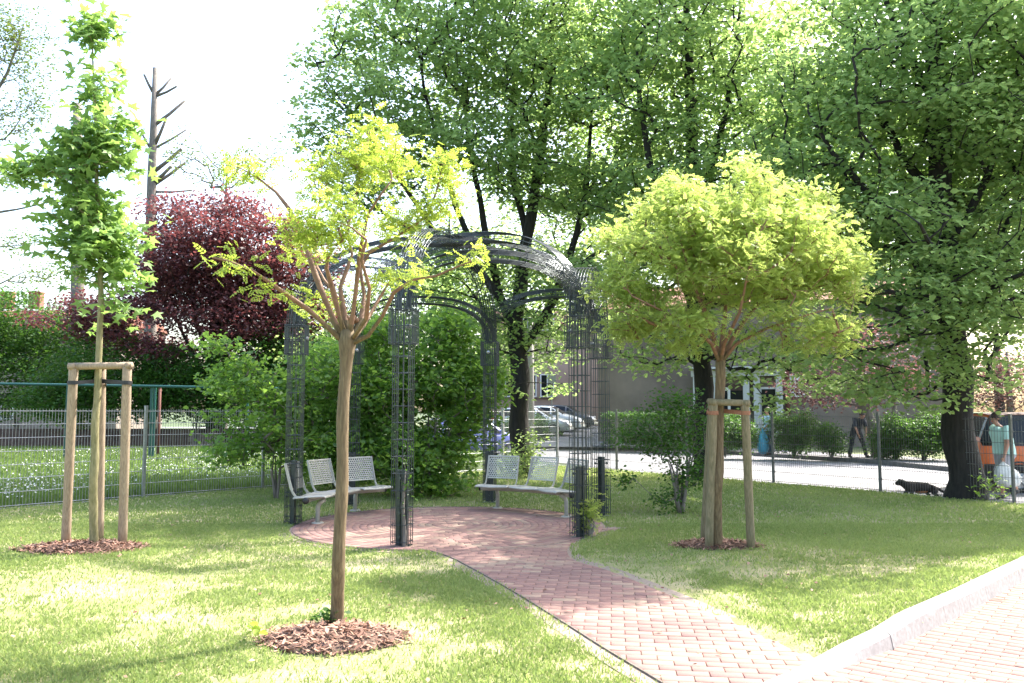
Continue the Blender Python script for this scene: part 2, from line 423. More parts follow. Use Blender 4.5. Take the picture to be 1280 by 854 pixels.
def frusta(p0, p1, r0, r1, sides=5):
    d = p1 - p0; L = np.linalg.norm(d, axis=1)[:, None] + 1e-9; d = d / L
    p1 = p1 + d * 0.15 * r1[:, None]
    ref = np.where(np.abs(d[:, 2:3]) < .9, np.array([[0, 0, 1.]]), np.array([[1., 0, 0]]))
    u = np.cross(d, ref); u /= np.linalg.norm(u, axis=1)[:, None]; v = np.cross(d, u)
    a = np.arange(sides) * 2 * np.pi / sides
    ring = u[:, None, :] * np.cos(a)[None, :, None] + v[:, None, :] * np.sin(a)[None, :, None]
    V = np.concatenate([p0[:, None] + ring * r0[:, None, None], p1[:, None] + ring * r1[:, None, None]], axis=1)
    k = np.arange(sides); q = np.stack([k, (k + 1) % sides, (k + 1) % sides + sides, k + sides], 1)
    Fc = (np.arange(len(p0)) * 2 * sides)[:, None, None] + q[None]
    return V.reshape(-1, 3), Fc.reshape(-1, 4)

def tree(name, label, cat, base, stems, tips, leafmat_, barkmat, rng, nleaf=60, lsize=.1, spread=(.35, .35, .16), T=LEAF, group=None,
         step=.4, rtip=.006, expo=.5, up=.9, droop=.3, branchmat=None, crown='crown', minz=-9, sag=.15, trunk_sides=14, sagleaf=0.0, bark_z=99):
    root = empty(name, base, label, cat, group)
    inv = -Vector(base)
    mb = MB()
    for i, (pts, rad) in enumerate(stems):
        pts2 = [Vector(p) + inv for p in pts]
        if i == 0:                                # root flare
            pts2 = [pts2[0] - Vector((0, 0, .08))] + pts2; rad = [rad[0] * 1.08] + list(rad)
        pp, rr = resample([tuple(p) for p in pts2], list(rad), max(.12, step * .6))
        rr = [r * (1 + .05 * math.sin(k * 1.7 + i)) for k, r in enumerate(rr)]
        w = [Vector(p) + Vector((math.sin(k * .9 + i) * .12, math.cos(k * 1.3 + i) * .12, 0)) * rr[k] * (0 if k < 2 else 1) for k, p in enumerate(pp)]
        mb.tube(w, rr, trunk_sides if i == 0 else 8)
    p0, p1, r0, r1 = grow(stems, tips, rng, step, rtip, expo, minz=minz, sag=sag)
    V, Fc = frusta(p0, p1, r0, r1, 5)
    tv = np.array(mb.v) if mb.v else np.zeros((0, 3)); nb0 = len(tv)
    by = {}
    for f in mb.f: by.setdefault(len(f), []).append(f)
    groups = [np.array(v) for v in by.values()] + [Fc + nb0]
    allv = np.concatenate([tv, V - np.array(base, dtype=float)])
    mi = []
    for g_ in groups[:-1]:
        z_ = allv[g_].mean(axis=1)[:, 2]; mi.append((z_ > bark_z).astype(int) if branchmat else np.zeros(len(g_), int))
    mi.append(np.full(len(Fc), 1 if branchmat else 0))
    fast('trunk', allv, groups, [barkmat, branchmat] if branchmat else barkmat, root, smooth=True, mi=np.concatenate(mi))
    n = len(tips)
    k = rng.poisson(nleaf, n)
    C = np.repeat(tips, k, axis=0)
    off = rng.normal(size=C.shape) * np.array(spread)
    hd = np.sqrt(off[:, 0] ** 2 + off[:, 1] ** 2)
    off[:, 2] -= sagleaf * hd
    C = C + off
    V, Fc, t = leaves_np(C, T, lsize, rng, up=up, out=off, outw=2.0, droop=droop)
    tt = np.repeat(np.repeat(rng.uniform(-.22, .22, n), k), len(T[0]))
    fast(crown, V, Fc, leafmat_, root, tint=np.clip(t + tt, 0, 1), local=base)
    return root
# ============================================================ world, sun, camera
SUN_AZ, SUN_EL = 52.0, 51.0                        # degrees to the right of the view direction, elevation
w = bpy.data.worlds.new('World'); scene.world = w; w.use_nodes = True
nt = w.node_tree; bg = nt.nodes['Background']
sky = nt.nodes.new('ShaderNodeTexSky'); sky.sky_type = 'NISHITA'; sky.sun_disc = False
sky.sun_elevation = R(SUN_EL); sky.sun_rotation = R(SUN_AZ); sky.air_density = 1.2; sky.dust_density = 4.0; sky.ozone_density = 1.0
nt.links.new(sky.outputs[0], bg.inputs[0]); bg.inputs[1].default_value = 0.15
sd = Vector((math.sin(R(SUN_AZ)) * math.cos(R(SUN_EL)), math.cos(R(SUN_AZ)) * math.cos(R(SUN_EL)), math.sin(R(SUN_EL))))
L = bpy.data.lights.new('sun', 'SUN'); L.energy = 3.1; L.angle = R(0.5); L.color = (1, .955, .88)
lo = bpy.data.objects.new('sun', L); COL.objects.link(lo); lo.location = sd * 60
lo.rotation_euler = sd.to_track_quat('Z', 'Y').to_euler()
cam = bpy.data.cameras.new('camera'); co = bpy.data.objects.new('camera', cam); COL.objects.link(co)
cam.sensor_width = 36; cam.lens = 36 * F / 1280; cam.clip_end = 3000; cam.clip_start = 0.05
co.location = (0, 0, CH); co.rotation_euler = (R(90) + PITCH, 0, 0)
scene.camera = co
vs_ = scene.view_settings; vs_.view_transform = 'Standard'; vs_.look = 'None'; vs_.gamma = 1; vs_.exposure = 2.22
scene.render.resolution_x = 1024; scene.render.resolution_y = 683
scene.cycles.max_bounces = 8; scene.cycles.transparent_max_bounces = 8
try: scene.cycles.use_denoising = True
except Exception: pass

rng = np.random.default_rng(11)
random.seed(5)

# ============================================================ layout lines
FR = [(10.35, 12.3), (8.72, 14.6), (7.35, 16.75), (5.86, 18.8), (4.35, 20.8), (2.85, 22.8), (1.35, 24.9)]   # street fence posts, right to left
FL = [(1.35, 24.9), (-.25, 23.1), (-1.9, 21.2), (-3.55, 19.3), (-5.2, 17.5), (-6.87, 15.65), (-8.5, 13.7), (-10.1, 11.75), (-11.8, 9.8)]
lawn_poly = [(-12.5, 2.5), (-12.5, 9.0)] + FL[::-1] + FR[::-1][1:] + [(12.0, 9.9)]
KB = [tuple(G(*p)[:2]) for p in ((1280, 697, .11), (1190, 740, .11), (1090, 785, .10), (1050, 808, .05), (1010, 832, .01))]   # lawn-side edge of the kerb
d0 = Vector(KB[0]) - Vector(KB[1]); d0.normalize()
KB = [tuple(Vector(KB[0]) + d0 * 5.5)] + KB
d1 = Vector(KB[-1]) - Vector(KB[-2]); d1.normalize()
KB = KB + [tuple(Vector(KB[-1]) + d1 * 1.0), tuple(Vector(KB[-1]) + d1 * 3.2)]
lawn_poly = [(-12.5, 2.5), (-12.5, 9.0)] + FL[::-1] + FR[::-1][1:] + [(KB[0][0] + .3, KB[0][1] + 0.3)] + [(k[0] + .05, k[1] - .05) for k in KB]
def inpoly(x, y, poly):
    x = np.asarray(x, float); y = np.asarray(y, float); c = np.zeros(x.shape, bool); n = len(poly)
    for i in range(n):
        x1, y1 = poly[i]; x2, y2 = poly[(i + 1) % n]
        if y1 == y2: continue
        c ^= ((y1 > y) != (y2 > y)) & (x < (x2 - x1) * (y - y1) / (y2 - y1) + x1)
    return c
def distline(x, y, pts):
    x = np.asarray(x, float); y = np.asarray(y, float); best = np.full(x.shape, 1e9)
    for a, b in zip(pts[:-1], pts[1:]):
        ax, ay = a; dx, dy = b[0] - ax, b[1] - ay; L2 = dx * dx + dy * dy
        t = np.clip(((x - ax) * dx + (y - ay) * dy) / L2, 0, 1)
        best = np.minimum(best, np.hypot(x - ax - t * dx, y - ay - t * dy))
    return best
CC = (-0.88, 11.85); CR = 2.18
pL = [(470, 678), (520, 685), (560, 696), (590, 711), (640, 739), (700, 776), (760, 814), (830, 856), (905, 905)]
pR = [(790, 658), (745, 668), (712, 682), (716, 700), (760, 714), (830, 742), (910, 777), (985, 811), (1075, 858)]
PLw = [tuple(G(*p)[:2]) for p in pL]; PRw = [tuple(G(*p)[:2]) for p in pR]
path_poly = PLw + PRw[::-1]
def paved(x, y):
    return inpoly(x, y, path_poly) | (np.hypot(np.asarray(x) - CC[0], np.asarray(y) - CC[1]) < CR)
def lawnz(x, y):
    d = distline(x, y, KB[:6]); ramp_ = np.clip((np.asarray(y) - 5.3) / 1.4, 0, 1)
    return 0.012 * (vnoise(x, y, 1.3, 4) - .5) + 0.10 * np.exp(-(d / .55) ** 2) * ramp_

# lawn sheet
gx = np.arange(-12.5, 12.6, .1); gy = np.arange(2.5, 25.6, .1)
X, Y = np.meshgrid(gx, gy); Z = lawnz(X, Y)
pv = paved(X, Y); Z = np.where(pv, -.035, Z)
idx = np.arange(X.size).reshape(X.shape)
q = np.stack([idx[:-1, :-1], idx[:-1, 1:], idx[1:, 1:], idx[1:, :-1]], -1).reshape(-1, 4)
cx = X[:-1, :-1].ravel() + .05; cy = Y[:-1, :-1].ravel() + .05
keep = inpoly(cx, cy, lawn_poly)
o = fast('lawn', np.stack([X, Y, Z], -1).reshape(-1, 3), q[keep], M_lawn, smooth=True); tag(o, kind='structure')

# street level sheet reaching the horizon
m = MB(); m.quad((-900, -300, -.165), (900, -300, -.165), (900, 1500, -.165), (-900, 1500, -.165))
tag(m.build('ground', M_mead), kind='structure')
# meadow beyond the left fence
mx = np.linspace(-60, 3, 64); my = np.linspace(5, 70, 66)
MX, MY = np.meshgrid(mx, my); MZ = -0.01 + .03 * (vnoise(MX, MY, .3, 2) - .5)
FLx = [(-14.0, 7.2)] + FL[::-1] + [(.5, 32), (-3, 60), (-62, 80), (-62, 4)]
mi_ = np.arange(MX.size).reshape(MX.shape)
q = np.stack([mi_[:-1, :-1], mi_[:-1, 1:], mi_[1:, 1:], mi_[1:, :-1]], -1).reshape(-1, 4)
cx = (MX[:-1, :-1] + .5).ravel(); cy = (MY[:-1, :-1] + .5).ravel()
V = np.stack([MX, MY, MZ], -1).reshape(-1, 3)
meadow_poly = [(-14.0, 7.2)] + FL[::-1] + [(.4, 27), (-4, 36), (-10, 80), (-80, 80), (-80, 4)]
def tri_poly_mesh(name, poly, z, mat):
    bm = bmesh.new(); vs = [bm.verts.new((p[0], p[1], z)) for p in poly]; f = bm.faces.new(vs)
    bmesh.ops.triangulate(bm, faces=[f]); bmesh.ops.recalc_face_normals(bm, faces=bm.faces)
    for f in bm.faces:
        if f.normal.z < 0: f.normal_flip()
    me = bpy.data.meshes.new(name); bm.to_mesh(me); bm.free()
    return link(name, me, mat)
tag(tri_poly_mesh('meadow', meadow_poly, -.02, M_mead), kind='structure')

# street: road, far kerb, far pavement, verge, parking ground
def off(p, v): return (p[0] + v[0], p[1] + v[1])
FK = [tuple(G(x, y, -.15)[:2]) for x, y in ((1290, 602), (1190, 590), (1080, 579), (955, 571), (870, 565.5), (790, 561), (700, 556))]   # foot of the far kerb
dk = Vector(FK[0]) - Vector(FK[1]); dk.normalize(); FK = [tuple(Vector(FK[0]) + dk * 14)] + FK
dk2 = Vector(FK[-1]) - Vector(FK[-2]); dk2.normalize(); FK = FK + [tuple(Vector(FK[-1]) + dk2 * 60)]
near = [(p[0] + .9, p[1] + .65) for p in FR[:6]]
near = [(22.5, -3.5)] + near + [(2.4, 27.0), (-7, 44.0), (-42, 92)]
tag(tri_poly_mesh('road', near + FK[::-1], -.150, M_asph), kind='structure')
tag(tri_poly_mesh('pavement', [(19.5, -3.8)] + FR + [(2.4, 27.0)] + near[1:7][::-1] + [(22.5, -3.5)], -.155, M_pave), kind='structure')
mk = MB()
def strip(mb, line, w, z0, z1, side=1):
    for a, b in zip(line[:-1], line[1:]):
        a = Vector((*a, 0)); b = Vector((*b, 0)); d = (b - a).normalized(); n = Vector((d.y, -d.x, 0)) * side
        p = [a, b, b + n * w, a + n * w]
        vs = [Vector((v.x, v.y, z0)) for v in p] + [Vector((v.x, v.y, z1)) for v in p]
        mb.add(vs, [(4, 5, 6, 7), (0, 1, 5, 4), (3, 2, 6, 7)])
strip(mk, FK, .16, -.16, -.01, 1)
tag(mk.build('road_kerb', M_kerbd), kind='structure')
off1 = [(p[0] + .158, p[1] + .07) for p in FK]
off2 = [(p[0] + 2.3, p[1] + 1.1) for p in FK]
pm = MB()
for i in range(len(FK) - 1):
    pm.quad((*off1[i], -.016), (*off1[i + 1], -.016), (*off2[i + 1], -.012), (*off2[i], -.012))
tag(pm.build('pavement', M_pave), kind='structure')
vg = MB()
off3 = [(p[0] + 40, p[1] + 26) for p in FK]
for i in range(len(FK) - 1):
    vg.quad((*off2[i], -.012), (*off2[i + 1], -.012), (*off3[i + 1], .55), (*off3[i], .55))
tag(vg.build('verge', M_verge), kind='structure')
# forecourt ground where cars park
pk = MB()
a = G(640, 552, -.01); b = G(800, 560, -.01)
pk.quad((0.4, 38, .0), (6.6, 36.6, .0), (9.5, 55, .62), (-1, 55, .62))
tag(pk.build('parking_ground', M_asph), kind='structure')

# edging strips under the fences
es = MB(); strip(es, FR, .10, -.16, .006, -1); strip(es, FL, .08, -.10, .012, -1)
tag(es.build('fence_edging', M_conc), kind='structure')

# ============================================================ pavers
def poly_clip(subj, clip):
    """part of polygon subj inside the convex ccw polygon clip"""
    out_ = list(subj)
    for i in range(len(clip)):
        (x1, y1), (x2, y2) = clip[i], clip[(i + 1) % len(clip)]; inp = out_; out_ = []
        if not inp: return []
        f = lambda p: (x2 - x1) * (p[1] - y1) - (y2 - y1) * (p[0] - x1)
        for j in range(len(inp)):
            p, q_ = inp[j - 1], inp[j]; fp, fq = f(p), f(q_)
            if fq >= 0:
                if fp < 0: t = fp / (fp - fq); out_.append((p[0] + (q_[0] - p[0]) * t, p[1] + (q_[1] - p[1]) * t))
                out_.append(q_)
            elif fp >= 0: t = fp / (fp - fq); out_.append((p[0] + (q_[0] - p[0]) * t, p[1] + (q_[1] - p[1]) * t))
    res = []
    for p in out_:
        if not res or math.hypot(p[0] - res[-1][0], p[1] - res[-1][1]) > .004: res.append(p)
    if len(res) > 1 and math.hypot(res[0][0] - res[-1][0], res[0][1] - res[-1][1]) < .004: res.pop()
    return res if len(res) > 2 else []
class Pv:
    def __init__(s): s.V = []; s.F = {}; s.t = []
    def brick(s, c, tint, z):                     # c: corners ccw (x,y)
        b = len(s.V); n = len(c); m_ = np.mean(c, axis=0); c = np.array(c)
        out_ = m_ + (c - m_) * .99; e = c - m_; ln = np.maximum(np.linalg.norm(e, axis=1)[:, None], .01)
        dz = random.gauss(0, .0009); tx, ty = random.gauss(0, .006), random.gauss(0, .006)
        def zf(p): return z + dz + (p[0] - m_[0]) * tx + (p[1] - m_[1]) * ty
        s.V += [(x, y, z - .016) for x, y in out_] + [(x, y, zf((x, y)) - .0025) for x, y in (m_ + e * (1 - .0015 / ln))] + [(x, y, zf((x, y))) for x, y in (m_ + e * (1 - .0045 / ln))]
        for k in range(n):
            s.F.setdefault(4, []).append((b + k, b + (k + 1) % n, b + n + (k + 1) % n, b + n + k))
            s.F[4].append((b + n + k, b + n + (k + 1) % n, b + 2 * n + (k + 1) % n, b + 2 * n + k))
        s.F.setdefault(n, []).append(tuple(b + 2 * n + k for k in range(n))); s.t += [tint] * (3 * n)
    def build(s, name):
        o = fast(name, np.array(s.V), [np.array(v) for v in s.F.values()], M_paver, tint=np.array(s.t)); return tag(o, kind='structure')
def tint_(x, y):
    return float(np.clip(.5 + .55 * (vnoise(np.array([x]), np.array([y]), 1.6, 7)[0] - .5) + random.gauss(0, .24), 0, 1))
pc = Pv()
ring = .1; r = ring
pc.brick([(CC[0] + .05 * a, CC[1] + .05 * b) for a, b in ((-1, -1), (1, -1), (1, 1), (-1, 1))], .5, .012)
k = 1
while r < CR - .02:
    n = max(4, round(2 * math.pi * (r + .05) / .2)); ph = (k % 2) * math.pi / n + k * .13
    for i in range(n):
        a0 = ph + 2 * math.pi * i / n + .0022 / r; a1 = ph + 2 * math.pi * (i + 1) / n - .0022 / r
        pts = [(CC[0] + rr * math.cos(a), CC[1] + rr * math.sin(a)) for rr, a in ((r - .0485, a0), (r + .0485, a0), (r + .0485, a1), (r - .0485, a1))]
        pts = [pts[0], pts[1], pts[2], pts[3]]
        m_ = np.mean(pts, axis=0)
        pc.brick(pts, tint_(*m_), .012)
    r += ring; k += 1
pc.build('arbour_paving')
def cumres(pts, n, ts):
    out_ = []
    for t in ts:
        f_ = t * (len(pts) - 1); i = min(int(f_), len(pts) - 2); u = f_ - i
        p0 = pts[max(i - 1, 0)]; p1 = pts[i]; p2 = pts[i + 1]; p3 = pts[min(i + 2, len(pts) - 1)]
        out_.append(tuple(.5 * (2 * p1[c] + (p2[c] - p0[c]) * u + (2 * p0[c] - 5 * p1[c] + 4 * p2[c] - p3[c]) * u * u + (3 * p1[c] - p0[c] - 3 * p2[c] + p3[c]) * u ** 3) for c in (0, 1)))
    return out_
# equal spacing of rows along the centre line
ts = np.linspace(0, 1, 400); Lp = np.array(cumres(PLw, 0, ts)); Rp = np.array(cumres(PRw, 0, ts)); Cp = (Lp + Rp) / 2
s_ = np.concatenate([[0], np.cumsum(np.linalg.norm(np.diff(Cp, axis=0), axis=1))])
nr = int(s_[-1] / .1); tt = np.interp(np.linspace(0, s_[-1], nr + 1), s_, ts)
Lr = cumres(PLw, 0, tt); Rr = cumres(PRw, 0, tt)
pp = Pv()
pth_poly = Lr + Rr[::-1]
ar_ = sum(pth_poly[i][0] * pth_poly[(i + 1) % len(pth_poly)][1] - pth_poly[(i + 1) % len(pth_poly)][0] * pth_poly[i][1] for i in range(len(pth_poly)))
if ar_ < 0: pth_poly = pth_poly[::-1]
pr_ = Vector((math.cos(R(-7)), math.sin(R(-7)))); pc_2 = Vector((-pr_.y, pr_.x))
for j in range(-10, 80):
    for i in range(-16, 20):
        c0 = Vector((.2, 3.6)) + pr_ * (i * .2 + (.1 if j % 2 else 0)) + pc_2 * (j * .1)
        if math.hypot(c0.x - CC[0], c0.y - CC[1]) < CR - .02: continue
        c4 = [tuple(c0 + pr_ * a + pc_2 * b) for a, b in ((-.0985, -.0485), (.0985, -.0485), (.0985, .0485), (-.0985, .0485))]
        ins = inpoly(np.array([p[0] for p in c4]), np.array([p[1] for p in c4]), pth_poly)
        if not ins.any(): continue
        pg = c4 if ins.all() else poly_clip(pth_poly, c4)
        if not pg: continue
        pp.brick(pg, tint_(c0.x, c0.y), .0085)
pp.build('path')
# plaza
pz = Pv(); a0 = Vector(KB[2]) ; kd = (Vector(KB[1]) - Vector(KB[3])).normalized(); kn = Vector((kd.y, -kd.x))
ang = R(8); rd = Vector((kn.x * math.cos(ang) - kn.y * math.sin(ang), kn.x * math.sin(ang) + kn.y * math.cos(ang))); cd = Vector((-rd.y, rd.x))
KBo = [(k_[0] + kn.x * .17, k_[1] + kn.y * .17) for k_ in KB]
plaza_poly = KBo + [(3.2, 2.0), (12, 2.0), (13, 9.5)]
plaza_poly = [(k_[0] + kn.x * .05, k_[1] + kn.y * .05) for k_ in KB] + [(KBo[-1][0], 1.2), (13, 1.2), (13, 12)]
for j in range(-75, 85):
    for i in range(-30, 45):
        c0 = a0 + rd * (i * .2 + (.1 if j % 2 else 0)) + cd * (j * .1)
        if abs(c0.x) > c0.y * .72 + .4 or c0.y < 3.3: continue
        if not inpoly(np.array([c0.x]), np.array([c0.y]), plaza_poly)[0]: continue
        c4 = [tuple(c0 + rd * a + cd * b) for a, b in ((-.0985, -.0485), (.0985, -.0485), (.0985, .0485), (-.0985, .0485))]
        t0 = .5 + .9 * (vnoise(np.array([c0.x]), np.array([c0.y]), .55, 21)[0] - .5) + random.gauss(0, .12)
        pz.brick(c4, float(np.clip(t0, 0, 1)), -.012)
pz.build('plaza_paving')
tag(tri_poly_mesh('paving_bed', [tuple(p) for p in plaza_poly], -.021, M_sand), kind='structure')
bed = MB(); 
bed.lathe([(0.001, .0), (CR + .02, .0), (CR + .14, .004), (CR + .17, -.04)], (CC[0], CC[1], 0), 96)
for j in range(nr):
    bed.quad((*Lr[j], -.004), (*Lr[j + 1], -.004), (*Rr[j + 1], -.004), (*Rr[j], -.004))
    if not inpoly(np.array([Lr[j][0] - .05]), np.array([Lr[j][1] - .05]), lawn_poly)[0]: continue
    for A_, B_, A2, B2 in ((Lr[j], Lr[j + 1], Rr[j], Rr[j + 1]), (Rr[j], Rr[j + 1], Lr[j], Lr[j + 1])):
        oa = (Vector(A_) - Vector(A2)).normalized(); ob = (Vector(B_) - Vector(B2)).normalized()
        a1 = Vector(A_) + oa * .15; b1 = Vector(B_) + ob * .15
        if inpoly(np.array([a1.x, b1.x]), np.array([a1.y, b1.y]), lawn_poly).all() and min((a1 - Vector(CC)).length, (b1 - Vector(CC)).length) > CR + .16:
            bed.quad((*A_, -.002), (*B_, -.002), (*b1, .004), (*a1, .004))
tag(bed.build('joint_sand', M_sand), kind='structure')
# thin metal edging along the path and the circle
ed = MB()
def thin(line, w, z0, z1):
    ed_ = []
    for a, b in zip(line[:-1], line[1:]):
        ed.bar((a[0], a[1], (z0 + z1) / 2), (b[0], b[1], (z0 + z1) / 2), w, z1 - z0)
aL = [p for p in Lr if math.hypot(p[0] - CC[0], p[1] - CC[1]) > CR - .01 and inpoly(np.array([p[0] + .12]), np.array([p[1] - .12]), lawn_poly)[0]]; aR = [p for p in Rr if math.hypot(p[0] - CC[0], p[1] - CC[1]) > CR - .01 and inpoly(np.array([p[0] + .05]), np.array([p[1] - .05]), lawn_poly)[0]]
thin(aL, .010, -.03, .011)
angs = np.linspace(R(-58), R(262), 90)
thin([(CC[0] + (CR + .03) * math.cos(a), CC[1] + (CR + .03) * math.sin(a)) for a in angs], .010, -.03, .011)
tag(ed.build('path_edging', M_edge), kind='structure')

# kerb of the plaza: one metre stones with chamfered top edge, dropped where the path meets it
kb = MB(); Lk = [0]
KBs = []
for a, b in zip(KB[:-1], KB[1:]):
    n = max(1, round((Vector(b) - Vector(a)).length / .15))
    for i in range(n): KBs.append(Vector(a).lerp(Vector(b), i / n))
KBs.append(Vector(KB[-1]))
def ktop(p): return .012 + .105 * min(1, max(0, (p.y - 5.25) / 1.0)) + .012 * min(1, max(0, (p.y - 4.6)))
acc = 0
for a, b in zip(KBs[:-1], KBs[1:]):
    L_ = (b - a).length; d = (b - a) / L_; n_ = Vector((d.y, -d.x));
    if n_.dot(kn) < 0: n_ = -n_
    g0 = .004 if acc + L_ >= 1.0 else -.001
    acc = 0 if acc + L_ >= 1.0 else acc + L_
    b2 = b - d * g0; za, zb = ktop(a), ktop(b)
    def sec(p, z): return [Vector((*(p), -.05)), Vector((*(p), z)), Vector((*(p + n_ * .105), z)), Vector((*(p + n_ * .125), z - .02)), Vector((*(p + n_ * .150), -.05))]
    A, B = sec(a, za), sec(b2, zb)
    kb.add(A + B, [(i, i + 1, 6 + i, 5 + i) for i in range(4)] + [(0, 1, 2, 3, 4), (9, 8, 7, 6, 5)])
o = kb.build('kerb', M_conc); tag(o, kind='structure')

# ============================================================ mulch and grass
MUL = [(G(104, 686), .72, .42, 'bark mulch round the staked maple at the left'),
       (G(417, 799), .50, .38, 'bark mulch round the unstaked pollarded tree in front'),
       (G(896, 683), .50, .30, 'bark mulch round the staked tree on the shaded lawn')]
def mulch_in(x, y, k=1.0):
    r_ = np.zeros(np.shape(x), bool)
    for c, a, b, _ in MUL: r_ |= ((np.asarray(x) - c.x) / a) ** 2 + ((np.asarray(y) - c.y) / b) ** 2 < k
    return r_
for c, a, b, lab in MUL:
    n = 2600 if a > .6 else 1400
    th = rng.uniform(0, 2 * np.pi, n); rr_ = np.sqrt(rng.uniform(0, 1, n)) * (1 + .12 * vnoise(np.cos(th) * 3, np.sin(th) * 3, 2, 3) + .10 * rng.normal(size=n) * (rng.uniform(0, 1, n) > .8))
    x = c.x + a * rr_ * np.cos(th); y = c.y + b * rr_ * np.sin(th)
    z = .006 + .055 * np.clip(1 - rr_ ** 2, 0, 1) + rng.uniform(0, .02, n)
    CH_ = (np.array([(-.13, 0, 0), (.13, 0, .03), (.11, 1, 0), (-.10, .92, .04)]), np.array([(0, 1, 2, 3)]))
    V, Fc, t = leaves_np(np.stack([x, y, z], 1), CH_, .055, rng, up=1.3)
    fast('chips', V, Fc, M_mulch, tint=t) if False else None
    o = fast('mulch_bed', V, Fc, M_mulch, tint=t); tag(o, lab, kind='stuff')
    sb = MB(); prof = [(1.0, -.02), (.98, .012), (.8, .032), (.5, .048), (.001, .056)]
    sb.lathe(prof, (0, 0, 0), 40)
    sb.v = [(c.x + v[0] * a, c.y + v[1] * b, v[2]) for v in sb.v]
    so = sb.build('soil', M_soil, o, smooth=True)

def blades(n, xr, yr, cond, hmin, hmax, wfac, mat, name, label, lean=.5, dens=None, zf=None, power=0.0):
    y = yr[0] + (yr[1] - yr[0]) * rng.uniform(0, 1, n) ** (1 + power)
    x = rng.uniform(-1, 1, n) * (y * .64 + .5) if xr is None else rng.uniform(xr[0], xr[1], n)
    ok = cond(x, y)
    if dens is not None: ok &= rng.uniform(0, 1, n) < dens(x, y)
    x, y = x[ok], y[ok]; n = len(x)
    z = (zf(x, y) if zf else np.zeros(n)) - .004
    dist = np.hypot(x, y); h = rng.uniform(hmin, hmax, n); wd = (.0022 + wfac * dist)
    a = rng.uniform(0, 2 * np.pi, n); dx, dy = np.cos(a), np.sin(a)
    l = rng.uniform(.1, 1, n) * lean * h; b = rng.uniform(0, 2 * np.pi, n)
    V = np.empty((n, 4, 3))
    V[:, 0] = np.stack([x - dx * wd, y - dy * wd, z], 1); V[:, 1] = np.stack([x + dx * wd, y + dy * wd, z], 1)
    V[:, 2] = np.stack([x + dx * wd * .6 + np.cos(b) * l * .4, y + dy * wd * .6 + np.sin(b) * l * .4, z + h * .6], 1)
    V[:, 3] = np.stack([x + np.cos(b) * l, y + np.sin(b) * l, z + h * .95], 1)
    Fc = (np.arange(n) * 4)[:, None, None] + np.array([(0, 1, 2), (0, 2, 3)])[None]
    t = np.clip(rng.normal(.5, .22, n) + .5 * (vnoise(x, y, .9, 9) - .5), 0, 1)
    o = fast(name, V.reshape(-1, 3), Fc.reshape(-1, 3), mat, tint=np.repeat(t, 4)); return tag(o, label, kind='stuff')
def lawn_ok(x, y): return inpoly(x, y, lawn_poly) & ~paved(x, y) & ~mulch_in(x, y, .85)
def lawn_dens(x, y):
    a = vnoise(x, y, .9, 31) * .6 + vnoise(x, y, 2.6, 5) * .4 + .25 * (vnoise(x, y, 9, 6) - .5)
    d = np.clip((a - .33) * 2.4, .10, 1)
    edge = np.clip(distline(x, y, PRw[3:]) / .28, .12, 1) * np.clip(distline(x, y, PLw[2:]) / .22, .12, 1)
    shade = np.clip((y - 8) / 4, 0, 1)
    return np.clip(np.maximum(d, shade * .9), 0, 1) * edge
blades(600000, None, (3.6, 12), lawn_ok, .016, .046, .00042, M_blade, 'grass', 'short mown grass with straw coloured bare patches on the lawn', dens=lawn_dens, zf=lawnz, power=.15, lean=.9)
blades(200000, None, (12, 24.5), lawn_ok, .022, .05, .0006, M_blade, 'grass', 'short mown grass on the shaded far part of the lawn', dens=lawn_dens, zf=lawnz)
def mead_ok(x, y): return inpoly(x, y, meadow_poly)
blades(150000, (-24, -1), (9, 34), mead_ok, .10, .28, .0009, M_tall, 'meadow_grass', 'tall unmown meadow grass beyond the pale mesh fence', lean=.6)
# daisies and dandelion clocks
n = 5200
y = rng.uniform(12, 30, n); x = rng.uniform(-.66, -.24, n) * y
ok = mead_ok(x, y) & (rng.uniform(0, 1, n) < np.clip((vnoise(x, y, .5, 14) - .3) * 2.4, .05, 1)); x, y = x[ok], y[ok]; n = len(x)
HEX = (np.array([(math.cos(k * math.pi / 3) * .5, math.sin(k * math.pi / 3) * .5, 0) for k in range(6)]), np.array([(0, 1, 2, 3), (0, 3, 4, 5)]))
V, Fc, t = leaves_np(np.stack([x, y, rng.uniform(.16, .3, n)], 1), HEX, .034, rng, up=.8)
tag(fast('daisy_flowers', V, Fc, M_daisy, tint=t), 'white daisies scattered through the meadow grass', kind='stuff')
